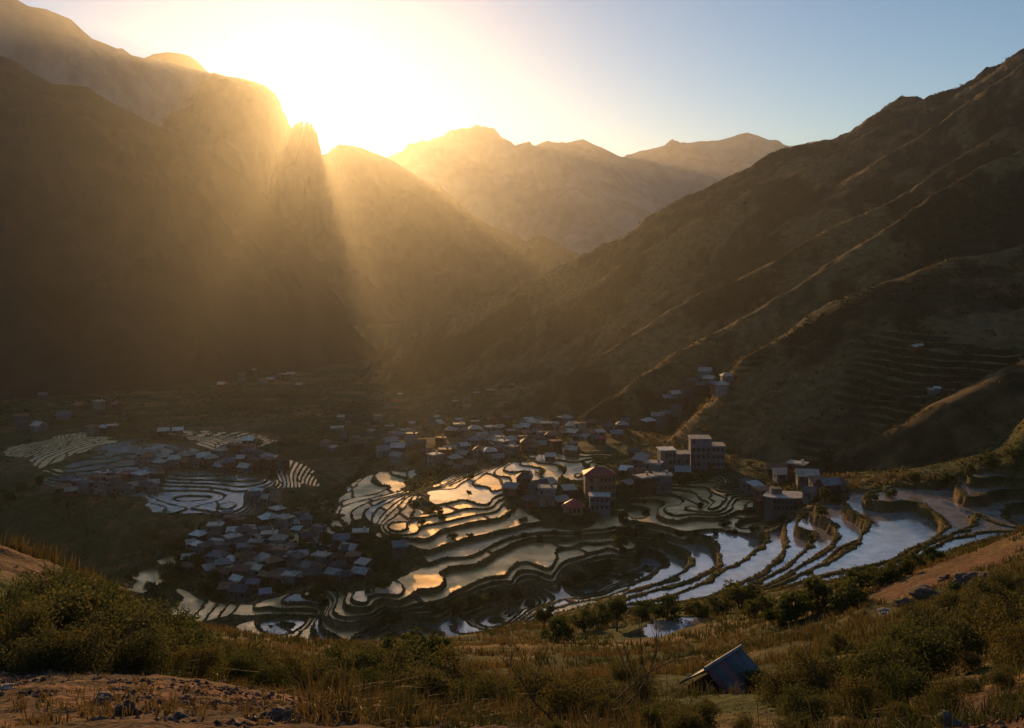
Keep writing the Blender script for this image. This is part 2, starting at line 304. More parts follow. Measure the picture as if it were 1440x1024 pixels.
# ------------------------------------------------------------------ helpers to stand things on the land
VIS = np.minimum.accumulate(V, axis=0)
def zat(x, y):
    u = x/y*F+CU; j = np.clip(np.searchsorted(us, u)-1, 0, len(us)-2); i = np.clip(np.searchsorted(ys, y)-1, 0, len(ys)-2)
    fu = (u-us[j])/(us[j+1]-us[j]); fy = (y-ys[i])/(ys[i+1]-ys[i])
    return Z[i,j]*(1-fu)*(1-fy)+Z[i,j+1]*fu*(1-fy)+Z[i+1,j]*(1-fu)*fy+Z[i+1,j+1]*fu*fy
def place(u, v, ymin=0):
    j = int(np.clip(np.searchsorted(us, u), 0, len(us)-1))
    col = V[:,j]; i0 = int(np.searchsorted(ys, ymin))
    k = np.where(col[i0:] <= v)[0]
    if not len(k): return None
    i = i0+k[0]; y = ys[i]
    if i > i0 and col[i-1] > v: t = (col[i-1]-v)/(col[i-1]-col[i]); y = ys[i-1]+t*(ys[i]-ys[i-1])
    x = (u-CU)/F*y
    return x, y, float(zat(x, y))

# ------------------------------------------------------------------ mesh builders
def mesh_np(name, verts, quads=None, tris=None, mat=None, smooth_=False, parent=None, link=True):
    me = bpy.data.meshes.new(name)
    verts = np.ascontiguousarray(verts, np.float32)
    nq = 0 if quads is None else len(quads); nt = 0 if tris is None else len(tris)
    idx = np.concatenate([np.asarray(a, np.int32).ravel() for a in (quads, tris) if a is not None and len(a)])
    st = np.concatenate([np.arange(nq)*4, nq*4+np.arange(nt)*3]).astype(np.int32)
    me.vertices.add(len(verts)); me.vertices.foreach_set('co', verts.ravel())
    me.loops.add(len(idx)); me.loops.foreach_set('vertex_index', idx)
    me.polygons.add(nq+nt); me.polygons.foreach_set('loop_start', st)
    me.update(calc_edges=True)
    if smooth_: me.polygons.foreach_set('use_smooth', np.ones(nq+nt, bool))
    if mat: me.materials.append(mat)
    if not link: return me
    o = bpy.data.objects.new(name, me); COL.objects.link(o)
    if parent: o.parent = parent
    return o
def vcol(me, arr, name='Col'):
    at = me.color_attributes.new(name, 'FLOAT_COLOR', 'POINT'); c = np.ones((len(arr), 4), np.float32); c[:,:arr.shape[1]] = arr
    at.data.foreach_set('color', c.ravel())
def structure(o): o['kind'] = 'structure'; return o

def mat(name):
    m = bpy.data.materials.new(name); m.use_nodes = True; nt = m.node_tree
    return m, nt, nt.nodes['Principled BSDF']
def node(nt, t, **kw):
    n_ = nt.nodes.new(t)
    for k_, v_ in kw.items(): setattr(n_, k_, v_)
    return n_
def noise_mix(nt, src, scale, amount, detail=4, coord=None):
    """multiply a colour by noise of relative strength amount"""
    no = node(nt, 'ShaderNodeTexNoise'); no.inputs['Scale'].default_value = scale; no.inputs['Detail'].default_value = detail
    if coord: nt.links.new(coord, no.inputs['Vector'])
    mr = node(nt, 'ShaderNodeMapRange'); mr.inputs[1].default_value = .3; mr.inputs[2].default_value = .7
    mr.inputs[3].default_value = 1-amount; mr.inputs[4].default_value = 1+amount
    nt.links.new(no.outputs[0], mr.inputs[0])
    mx = node(nt, 'ShaderNodeMix', data_type='RGBA', blend_type='MULTIPLY'); mx.inputs[0].default_value = 1
    nt.links.new(src, mx.inputs[6]); nt.links.new(mr.outputs[0], mx.inputs[7])
    return mx.outputs[2], no.outputs[0]

# ground material: colour attribute from what grows there, broken up by noise
m_ground, nt, bs = mat('ground_cover')
at = node(nt, 'ShaderNodeAttribute', attribute_name='Col'); ge = node(nt, 'ShaderNodeNewGeometry')
c1, _ = noise_mix(nt, at.outputs[0], .25, .35, 5, ge.outputs['Position'])
c2, n2 = noise_mix(nt, c1, 2.6, .5, 6, ge.outputs['Position'])
nt.links.new(c2, bs.inputs['Base Color']); bs.inputs['Roughness'].default_value = 1; bs.inputs['Specular IOR Level'].default_value = .1
c3, n3 = noise_mix(nt, c2, 22, .4, 5, ge.outputs['Position'])
nt.links.new(c3, bs.inputs['Base Color'])
b0 = node(nt, 'ShaderNodeBump'); b0.inputs['Strength'].default_value = .8; b0.inputs['Distance'].default_value = .035; nt.links.new(n3, b0.inputs['Height'])
bp = node(nt, 'ShaderNodeBump'); bp.inputs['Strength'].default_value = .7; bp.inputs['Distance'].default_value = .25; nt.links.new(b0.outputs[0], bp.inputs['Normal'])
nt.links.new(n2, bp.inputs['Height']); nt.links.new(bp.outputs[0], bs.inputs['Normal'])

# paddy water
m_water, nt, bs = mat('paddy_water')
at = node(nt, 'ShaderNodeAttribute', attribute_name='Col'); ge = node(nt, 'ShaderNodeNewGeometry')
c1, nn = noise_mix(nt, at.outputs[0], .35, .25, 5, ge.outputs['Position'])
nt.links.new(c1, bs.inputs['Base Color']); bs.inputs['IOR'].default_value = 2.3
no = node(nt, 'ShaderNodeTexNoise'); no.inputs['Scale'].default_value = .13; no.inputs['Detail'].default_value = 3; nt.links.new(ge.outputs['Position'], no.inputs['Vector'])
mr = node(nt, 'ShaderNodeMapRange'); mr.inputs[1].default_value = .4; mr.inputs[2].default_value = .65; mr.inputs[3].default_value = .75; mr.inputs[4].default_value = 1.25
ar = node(nt, 'ShaderNodeAttribute', attribute_name='Rough'); mm_ = node(nt, 'ShaderNodeMath', operation='MULTIPLY')
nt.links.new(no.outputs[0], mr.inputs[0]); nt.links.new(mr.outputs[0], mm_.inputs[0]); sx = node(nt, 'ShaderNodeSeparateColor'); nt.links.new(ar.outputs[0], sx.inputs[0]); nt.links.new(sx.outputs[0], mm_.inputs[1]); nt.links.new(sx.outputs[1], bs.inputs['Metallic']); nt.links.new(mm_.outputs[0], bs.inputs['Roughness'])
nb = node(nt, 'ShaderNodeTexNoise'); nb.inputs['Scale'].default_value = 1.7; nb.inputs['Detail'].default_value = 3; nt.links.new(ge.outputs['Position'], nb.inputs['Vector'])
bp = node(nt, 'ShaderNodeBump'); bp.inputs['Strength'].default_value = .25; bp.inputs['Distance'].default_value = .05
nt.links.new(nb.outputs[0], bp.inputs['Height']); nt.links.new(bp.outputs[0], bs.inputs['Normal'])

# ------------------------------------------------------------------ land mesh
nr, ncol = Z.shape
ii = np.arange(nr*ncol).reshape(nr, ncol)
quads = np.stack([ii[:-1,:-1], ii[:-1,1:], ii[1:,1:], ii[1:,:-1]], -1).reshape(-1, 4)
verts = np.stack([X, Y, Z], -1).reshape(-1, 3)
GRASS = np.array([.055,.062,.018]); DRY = np.array([.17,.105,.042]); SOIL = np.array([.17,.082,.045]); MUD = np.array([.20,.12,.06]); DARK = np.array([.035,.04,.016]); BANKC = np.array([.085,.075,.028])
def lerp(a, b, t): return a*(1-t[...,None])+b*t[...,None]
n1 = fbm(X, Y, 30, 4, 101); n2 = fbm(X, Y, 6, 4, 111)
C = lerp(np.broadcast_to(GRASS, Z.shape+(3,)), DRY, smooth(-.1, .6, n1*.6+n2*.4))
hs = smooth(-.5,.5, fbm(X, Y, 45, 4, 121)+.5*fbm(X, Y, 9, 3, 123))
C = lerp(C, lerp(np.broadcast_to(np.array([.035,.030,.015]), C.shape), np.array([.15,.098,.042]), hs), HW)
C = lerp(C, np.broadcast_to(MUD, C.shape), np.clip(PAD-BANK, 0, 1))
C = lerp(C, lerp(np.broadcast_to(GRASS, C.shape), np.array([.15,.10,.035]), smooth(-.3,.5,n2)), np.clip(BANK, 0, 1))
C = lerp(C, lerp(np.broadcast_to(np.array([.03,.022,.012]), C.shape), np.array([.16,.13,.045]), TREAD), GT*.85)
fore = smooth(12, 9, Y)
C = lerp(C, lerp(np.broadcast_to(SOIL, C.shape), np.array([.09,.05,.03]), smooth(-.2,.6,fbm(X, Y, .8, 4, 131))), fore)
rs = smooth(1180,1260,U)*smooth(880,820,V)*smooth(40,50,Y)*smooth(95,75,Y)
C = lerp(C, np.broadcast_to(SOIL*.9, C.shape), rs*smooth(-.3,.4,fbm(X, Y, 8, 3, 141)))
kn_ = smooth(120,60,U)*smooth(15,19,Y)*smooth(34,28,Y)
C = lerp(C, np.broadcast_to(SOIL*.6, C.shape), kn_*smooth(-.5,.3,fbm(X, Y, 1.5, 3, 151)))
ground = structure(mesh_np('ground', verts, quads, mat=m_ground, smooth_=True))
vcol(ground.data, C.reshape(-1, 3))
ax, ay = np.meshgrid(np.linspace(-90, 90, 180), np.linspace(-28, 60, 90)); yq = np.clip(ay, 3.3, None); uq = ax/yq*F+CU; infan = (uq > us[0]+500) & (uq < us[-1]-500) & (ay > 4.2)
uc = np.clip(uq, us[0], us[-1]); jq = np.clip(np.searchsorted(us, uc)-1, 0, len(us)-2); iq = np.clip(np.searchsorted(ys, yq)-1, 0, len(ys)-2)
az = Z[iq,jq]-.04+.12*fbm(ax, ay, 2.5, 4, 86)*~infan
ia = np.arange(ax.size).reshape(ax.shape); aq = np.stack([ia[:-1,:-1], ia[:-1,1:], ia[1:,1:], ia[1:,:-1]], -1)
apron = structure(mesh_np('ground', np.stack([ax, ay, az], -1).reshape(-1,3), aq[~(infan[:-1,:-1] & infan[1:,1:] & infan[:-1,1:] & infan[1:,:-1])], mat=m_ground, smooth_=True)); vcol(apron.data, np.broadcast_to(SOIL*.8, (ax.size,3)))
# water: the flooded cells at their level
wc = WAT[:-1,:-1] & WAT[1:,1:] & WAT[:-1,1:] & WAT[1:,:-1]
WLm = np.where(WAT, WL, -1e9)
mx = np.maximum.reduce([WLm[:-1,:-1], WLm[1:,1:], WLm[:-1,1:], WLm[1:,:-1]]); mn = np.minimum.reduce([np.where(WAT,WL,1e9)[a] for a in (np.s_[:-1,:-1], np.s_[1:,1:], np.s_[:-1,1:], np.s_[1:,:-1])])
ok = wc & (mx-mn < .05)
qs = np.stack([ii[:-1,:-1], ii[:-1,1:], ii[1:,1:], ii[1:,:-1]], -1)[ok]
used, inv = np.unique(qs, return_inverse=True)
wv = verts[used].copy(); wv[:,2] = WL.ravel()[used]
wt = TINT.ravel()[used]
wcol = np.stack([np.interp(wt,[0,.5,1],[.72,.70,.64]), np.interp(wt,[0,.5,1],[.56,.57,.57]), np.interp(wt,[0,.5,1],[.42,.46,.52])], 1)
gm = (RGH.ravel()[used] > .26)[:,None]                       # upper terraces: sun and sky reflection painted as gold, metallic base colour
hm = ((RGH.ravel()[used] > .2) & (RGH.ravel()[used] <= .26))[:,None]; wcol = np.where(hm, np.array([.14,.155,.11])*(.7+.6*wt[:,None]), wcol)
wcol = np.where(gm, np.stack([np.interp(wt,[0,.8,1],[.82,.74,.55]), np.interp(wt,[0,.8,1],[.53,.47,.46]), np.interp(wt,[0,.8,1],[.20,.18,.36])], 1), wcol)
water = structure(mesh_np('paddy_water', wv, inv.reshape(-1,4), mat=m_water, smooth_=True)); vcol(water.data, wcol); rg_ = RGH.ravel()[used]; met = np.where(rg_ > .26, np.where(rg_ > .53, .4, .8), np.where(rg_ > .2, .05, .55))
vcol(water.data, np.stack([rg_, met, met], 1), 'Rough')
print('land', time.time()-T0, len(verts), len(wv))

# ------------------------------------------------------------------ distant mountains
m_mount, nt, bs = mat('mountain_scrub')
ge = node(nt, 'ShaderNodeNewGeometry')
no = node(nt, 'ShaderNodeTexNoise'); no.inputs['Scale'].default_value = .012; no.inputs['Detail'].default_value = 10; nt.links.new(ge.outputs['Position'], no.inputs['Vector'])
cr = node(nt, 'ShaderNodeValToRGB'); cr.color_ramp.elements[0].position = .35; cr.color_ramp.elements[0].color = (.035,.036,.018,1); cr.color_ramp.elements[1].position = .65; cr.color_ramp.elements[1].color = (.11,.075,.04,1)
nt.links.new(no.outputs[0], cr.inputs[0]); nt.links.new(cr.outputs[0], bs.inputs['Base Color']); bs.inputs['Roughness'].default_value = 1; bs.inputs['Specular IOR Level'].default_value = .1
def mount_mat(name, c0, c1):
    m, nt, bs = mat(name)
    ge = node(nt, 'ShaderNodeNewGeometry')
    no = node(nt, 'ShaderNodeTexNoise'); no.inputs['Scale'].default_value = .012; no.inputs['Detail'].default_value = 10; nt.links.new(ge.outputs['Position'], no.inputs['Vector'])
    cr = node(nt, 'ShaderNodeValToRGB'); cr.color_ramp.elements[0].position = .35; cr.color_ramp.elements[0].color = (*c0,1); cr.color_ramp.elements[1].position = .65; cr.color_ramp.elements[1].color = (*c1,1)
    nt.links.new(no.outputs[0], cr.inputs[0]); nt.links.new(cr.outputs[0], bs.inputs['Base Color']); bs.inputs['Roughness'].default_value = 1; bs.inputs['Specular IOR Level'].default_value = .1
    return m
m_pale = mount_mat('haze_pale_mountain', (.13,.135,.14), (.24,.24,.235)); m_dark = mount_mat('dark_mountain_scrub', (.022,.024,.016), (.06,.045,.03))  # m_pale: distance haze put into the colour of the farther ranges
def mountain(name, pts, kn, kf, bot, namp, seed, ns=420, jag=1.0, m_mount=m_mount):
    """a range: ridge line surveyed as (u, v, distance), slopes falling to both sides with spurs"""
    q = np.array([W(*p) for p in pts])
    s = np.r_[0, np.cumsum(np.hypot(*(q[1:,:2]-q[:-1,:2]).T))]
    t = np.linspace(0, s[-1], ns)
    rx, ry, rz = (np.interp(t, s, q[:,i]) for i in range(3))
    D = float(np.mean(q[:,1]))
    rz = rz + jag*D*.0016*fbm(t, t*0+seed, D*.03, 4, seed)
    drop = rz-bot
    a = np.concatenate([-np.linspace(1, 0, 90, endpoint=False)**1.5, np.linspace(0, 1, 40)**1.5])
    side = np.where(a < 0, 1/kn, 1/kf)
    off = a[:,None]*drop[None]*side[:,None]
    PXm = rx[None]+0*off; PYm = ry[None]+off
    fall = np.abs(a)[:,None]
    z = rz[None]-drop[None]*fall**(.95)
    wgt = smooth(0, .12, fall)*(1-smooth(.85, 1, fall))
    z = z + wgt*namp*(ridged(PXm+z*.6, PYm*.45, D*.09, 5, seed+3)*.8 + fbm(PXm, PYm, D*.03, 4, seed+9)*.35)
    z = z + smooth(0,.02,fall)*namp*.06*fbm(PXm, PYm, D*.008, 3, seed+19)
    r_, c_ = z.shape; i2 = np.arange(r_*c_).reshape(r_, c_)
    qd = np.stack([i2[:-1,:-1], i2[:-1,1:], i2[1:,1:], i2[1:,:-1]], -1).reshape(-1,4)
    return structure(mesh_np(name, np.stack([PXm, PYm, z], -1).reshape(-1,3), qd, mat=m_mount, smooth_=True))
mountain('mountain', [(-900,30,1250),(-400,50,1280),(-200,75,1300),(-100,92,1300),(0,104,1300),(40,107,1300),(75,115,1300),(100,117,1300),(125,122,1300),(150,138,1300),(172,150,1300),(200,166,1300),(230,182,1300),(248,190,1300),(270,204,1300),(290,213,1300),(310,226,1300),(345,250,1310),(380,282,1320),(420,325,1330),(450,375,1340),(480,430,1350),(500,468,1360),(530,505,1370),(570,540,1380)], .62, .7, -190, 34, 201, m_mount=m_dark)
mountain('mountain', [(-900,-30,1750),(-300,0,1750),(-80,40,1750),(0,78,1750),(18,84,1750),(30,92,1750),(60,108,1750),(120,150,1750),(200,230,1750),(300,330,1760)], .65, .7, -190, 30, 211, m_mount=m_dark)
SUNPX = (430.0, 127.0)
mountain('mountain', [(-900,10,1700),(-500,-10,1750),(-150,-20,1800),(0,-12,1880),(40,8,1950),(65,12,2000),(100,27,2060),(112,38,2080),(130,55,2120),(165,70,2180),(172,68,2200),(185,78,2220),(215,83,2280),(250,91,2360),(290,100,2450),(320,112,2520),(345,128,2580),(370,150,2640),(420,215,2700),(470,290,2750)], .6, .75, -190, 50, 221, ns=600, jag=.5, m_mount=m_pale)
mountain('mountain', [(150,300,2300),(230,190,2400),(262,140,2430),(285,108,2450),(300,101,2465),(318,107,2490),(335,109,2500),(347,112,2500),(360,116,2500),(374,121,2500),(386,130,2500),(394,142,2500),(398,162,2500),(401,192,2500),(404,214,2500),(408,216,2500),(411,200,2500),(413.5,177,2500),(415.5,174,2500),(417,192,2500),(418.5,207,2500),(420.5,206,2500),(422.5,180,2500),(424.5,168,2500),(426.5,172,2500),(428.5,196,2500),(430.5,214,2500),(433,218,2500),(435,202,2500),(437,176,2500),(438.5,172,2500),(440.5,186,2500),(443,212,2500),(448,226,2500),(460,221,2500),(468,216,2500),(477,210,2500),(486,204,2500),(494,205,2500),(506,207,2500),(520,213,2500),(545,222,2490),(560,230,2490),(580,243,2480),(600,256,2470),(620,270,2460),(640,283,2450),(665,302,2440),(690,318,2420),(715,328,2410),(740,340,2400),(752,335,2400),(768,335,2400),(785,343,2390),(800,353,2380),(830,378,2360),(870,420,2340),(950,520,2320)], .6, .75, -190, 50, 223, ns=1500, jag=.3)  # teeth and notches below the sun are added to cut its light into shafts
mountain('mountain', [(60,130,2560),(150,105,2560),(200,82,2560),(218,75,2560),(240,73,2560),(265,77,2560),(278,86,2560),(288,98,2560),(320,130,2560),(400,200,2560),(520,280,2560)], .7, .7, -190, 40, 231)
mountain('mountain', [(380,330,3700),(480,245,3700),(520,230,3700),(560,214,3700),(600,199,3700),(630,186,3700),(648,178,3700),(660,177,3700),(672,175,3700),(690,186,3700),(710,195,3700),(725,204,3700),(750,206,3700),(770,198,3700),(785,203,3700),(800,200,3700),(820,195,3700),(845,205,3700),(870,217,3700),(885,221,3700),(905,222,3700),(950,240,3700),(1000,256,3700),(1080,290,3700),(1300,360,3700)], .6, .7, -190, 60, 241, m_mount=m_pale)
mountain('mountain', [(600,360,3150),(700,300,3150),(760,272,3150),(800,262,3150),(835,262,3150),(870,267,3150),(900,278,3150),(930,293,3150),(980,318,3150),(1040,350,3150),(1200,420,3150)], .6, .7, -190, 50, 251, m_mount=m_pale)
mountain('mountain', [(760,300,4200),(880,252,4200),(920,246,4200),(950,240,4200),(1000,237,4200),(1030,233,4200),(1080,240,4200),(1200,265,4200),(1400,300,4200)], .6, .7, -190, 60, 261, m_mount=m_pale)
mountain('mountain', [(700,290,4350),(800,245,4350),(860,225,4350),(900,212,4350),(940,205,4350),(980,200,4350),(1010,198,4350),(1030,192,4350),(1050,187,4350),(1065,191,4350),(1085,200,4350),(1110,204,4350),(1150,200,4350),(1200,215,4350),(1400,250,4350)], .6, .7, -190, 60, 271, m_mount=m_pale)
print('mountains', time.time()-T0)

# ------------------------------------------------------------------ sun, sky, haze
sd = np.array([(SUNPX[0]-CU)/F, 1.0, -(SUNPX[1]-VH)/F]); sd /= np.linalg.norm(sd)
SUN_EL = math.asin(sd[2]); SUN_AZ = math.atan2(sd[0], sd[1])
ld = bpy.data.lights.new('sun', 'SUN'); ld.energy = 5.0; ld.angle = math.radians(.5); ld.color = (1.0,.58,.21)
sun = bpy.data.objects.new('sun', ld); COL.objects.link(sun)
from mathutils import Vector
sun.rotation_euler = Vector((-sd[0],-sd[1],-sd[2])).to_track_quat('-Z','Y').to_euler()
w = bpy.data.worlds.new('World'); SC.world = w; w.use_nodes = True; nt = w.node_tree
bg = nt.nodes['Background']
sk = node(nt, 'ShaderNodeTexSky', sky_type='NISHITA'); sk.sun_disc = False; sk.sun_elevation = SUN_EL; sk.sun_rotation = SUN_AZ
sk.air_density = 1.0; sk.dust_density = 0.0; sk.ozone_density = 2.0; sk.altitude = 1200
bg.inputs[1].default_value = .105
tc = node(nt, 'ShaderNodeTexCoord')
dp = node(nt, 'ShaderNodeVectorMath', operation='DOT_PRODUCT'); dp.inputs[1].default_value = tuple(sd); nt.links.new(tc.outputs['Generated'], dp.inputs[0])
def mth(op, a, b=None):
    m_ = node(nt, 'ShaderNodeMath', operation=op)
    for i, x in enumerate((a, b)):
        if x is None: continue
        if isinstance(x, (int, float)): m_.inputs[i].default_value = x
        else: nt.links.new(x, m_.inputs[i])
    return m_.outputs[0]
mu = mth('MAXIMUM', dp.outputs['Value'], 0.0)
tn = node(nt, 'ShaderNodeMix', data_type='RGBA', blend_type='MULTIPLY'); tn.inputs[0].default_value = 1; tn.inputs[7].default_value = (.97,1.03,1.08,1); nt.links.new(sk.outputs[0], tn.inputs[6])
cur = tn.outputs[2]
for pw_, st_, col_ in ((4000, 120.0, (1,.9,.7)), (400, 2.5, (1,.82,.55))):
    p_ = mth('MULTIPLY', mth('POWER', mu, float(pw_)), st_)
    vm = node(nt, 'ShaderNodeVectorMath', operation='SCALE'); vm.inputs[0].default_value = col_; nt.links.new(p_, vm.inputs['Scale'])
    ad = node(nt, 'ShaderNodeVectorMath', operation='ADD'); nt.links.new(cur, ad.inputs[0]); nt.links.new(vm.outputs[0], ad.inputs[1]); cur = ad.outputs[0]
nt.links.new(cur, bg.inputs[0])

HAZE = True
if HAZE:
    hv = [(x, y, z) for z in (-240, 490) for y in (-30, 6500) for x in (-9500, 9500)]
    hq = [(0,2,3,1),(4,5,7,6),(0,1,5,4),(2,6,7,3),(0,4,6,2),(1,3,7,5)]
    mh = bpy.data.materials.new('haze'); mh.use_nodes = True; nt = mh.node_tree
    for n_ in list(nt.nodes):
        if n_.type == 'BSDF_PRINCIPLED': nt.nodes.remove(n_)
    pv = node(nt, 'ShaderNodeVolumePrincipled'); pv.inputs['Color'].default_value = (.95,.93,.90,1); pv.inputs['Density'].default_value = .56e-4; pv.inputs['Anisotropy'].default_value = .79
    nt.links.new(pv.outputs[0], nt.nodes['Material Output'].inputs['Volume'])
    hz = mesh_np('haze', np.array(hv), np.array(hq), mat=mh); hz['kind'] = 'stuff'

#POP
# ================================================================== things on the land
def tag(o, label, cat, group=None):
    o['label'] = label; o['category'] = cat
    if group: o['group'] = group
    return o
def empty(name, loc=(0,0,0), rz=0.0, sc=1.0):
    o = bpy.data.objects.new(name, None); COL.objects.link(o); o.location = loc; o.rotation_euler = (0,0,rz); o.scale = (sc,)*3
    o.empty_display_size = .2
    return o
class MB:
    def __init__(s): s.v = []; s.f = []
    def add(s, vs, fs):
        n_ = len(s.v); s.v += [tuple(p) for p in vs]; s.f += [tuple(i+n_ for i in f) for f in fs]; return s
    def box(s, x0, x1, y0, y1, z0, z1):
        return s.add([(x,y,z) for z in (z0,z1) for y in (y0,y1) for x in (x0,x1)], [(0,2,3,1),(4,5,7,6),(0,1,5,4),(2,6,7,3),(0,4,6,2),(1,3,7,5)])
    def prism(s, pts, z0, z1):
        n_ = len(pts); return s.add([(x,y,z0) for x,y in pts]+[(x,y,z1) for x,y in pts], [tuple(range(n_))[::-1], tuple(range(n_,2*n_))]+[(i,(i+1)%n_,n_+(i+1)%n_,n_+i) for i in range(n_)])
    def tube(s, p, r, k=6):
        p = [np.array(q, float) for q in p]; rings = []
        for i, q in enumerate(p):
            d = p[min(i+1,len(p)-1)]-p[max(i-1,0)]; d /= np.linalg.norm(d)+1e-9
            a = np.cross(d, (0,0,1) if abs(d[2]) < .9 else (1,0,0)); a /= np.linalg.norm(a); b = np.cross(d, a)
            rings.append([q+r[i]*(math.cos(t*2*math.pi/k)*a+math.sin(t*2*math.pi/k)*b) for t in range(k)])
        vs = [q for ring in rings for q in ring]; n_ = len(p)
        fs = [(i*k+j, i*k+(j+1)%k, (i+1)*k+(j+1)%k, (i+1)*k+j) for i in range(n_-1) for j in range(k)]
        return s.add(vs, fs+[tuple(range(k))[::-1], tuple(range((n_-1)*k, n_*k))])
    def mesh(s, name, m):
        me = bpy.data.meshes.new(name); me.from_pydata(s.v, [], s.f); me.materials.append(m); me.update(); return me
    def build(s, name, m, parent=None):
        o = bpy.data.objects.new(name, s.mesh(name, m)); COL.objects.link(o)
        if parent: o.parent = parent
        return o
def plain(name, col, rough=.9, metal=0.0, nscale=1.2, namt=.35, spec=.3, streak=False):
    m, nt, bs = mat(name)
    ge = node(nt, 'ShaderNodeTexCoord'); rgb = node(nt, 'ShaderNodeRGB'); rgb.outputs[0].default_value = (*col, 1)
    c, nz = noise_mix(nt, rgb.outputs[0], nscale, namt, 6, ge.outputs['Object'])
    oi = node(nt, 'ShaderNodeObjectInfo'); mr = node(nt, 'ShaderNodeMapRange'); mr.inputs[3].default_value = .65; mr.inputs[4].default_value = 1.25
    nt.links.new(oi.outputs['Random'], mr.inputs[0])
    mx = node(nt, 'ShaderNodeMix', data_type='RGBA', blend_type='MULTIPLY'); mx.inputs[0].default_value = 1; nt.links.new(c, mx.inputs[6]); nt.links.new(mr.outputs[0], mx.inputs[7])
    nt.links.new(mx.outputs[2], bs.inputs['Base Color']); bs.inputs['Roughness'].default_value = rough; bs.inputs['Metallic'].default_value = metal; bs.inputs['Specular IOR Level'].default_value = spec
    if metal > .2:
        r2 = node(nt, 'ShaderNodeMapRange'); r2.inputs[1].default_value = .3; r2.inputs[2].default_value = .7; r2.inputs[3].default_value = rough*.6; r2.inputs[4].default_value = min(1, rough*1.6)
        nt.links.new(nz, r2.inputs[0]); nt.links.new(r2.outputs[0], bs.inputs['Roughness'])
    return m
M = {
 'pale metal': plain('pale_metal_roof', (.50,.40,.29), .65, .0, spec=.2), 'rusty': plain('rusty_metal_roof', (.25,.13,.075), .7, .05, spec=.15), 'blue-grey metal': plain('blue_grey_roof', (.22,.205,.20), .65, .05, spec=.2),
 'dark': plain('dark_roof', (.09,.075,.065), .7, .0), 'red': plain('red_roof', (.34,.055,.05), .55, .1), 'grey concrete': plain('concrete_roof', (.33,.29,.25), .85), 'white': plain('white_roof', (.64,.56,.46), .7, .0, spec=.2),
 'grey': plain('grey_wall', (0.145,0.137,0.128)), 'brick': plain('brick_wall', (0.161,0.068,0.043)), 'brown': plain('timber_wall', (0.087,0.053,0.031)), 'whitewashed': plain('white_wall', (0.185,0.17,0.15)), 'tan': plain('tan_wall', (0.248,0.155,0.093)), 'bluish': plain('blue_wall', (0.11,0.13,0.15)),
 'glass': plain('window_glass', (.025,.03,.04), .15, 0, 2, .2, .6), 'door': plain('door_paint', (.10,.06,.035), .6), 'frame': plain('window_frame', (.45,.43,.4), .6),
}
def windows(w, d, h, floors, per, side='f'):
    out = []; rw_ = random.Random(int(w*100+h*10))
    fh = h/floors
    for fl in range(floors):
        for k in range(per):
            if fl == 0 and k == per//2 and side == 'f': continue
            if rw_.random() < .25: continue
            x = -w/2+w*(k+.5)/per+rw_.uniform(-.15,.15); z = fl*fh+fh*rw_.uniform(.34,.44); hw_ = rw_.uniform(.3,.55)
            out.append(MB().box(x-hw_, x+hw_, -d/2-.05, -d/2+.03, z, z+fh*.38))
    for fl in range(floors):
        for s in (-1, 1):
            y = 0; z = fl*fh+fh*.42
            out.append(MB().box(s*w/2-.04, s*w/2+.04, y-.5, y+.5, z, z+fh*.38))
    return out
PROTO = {}
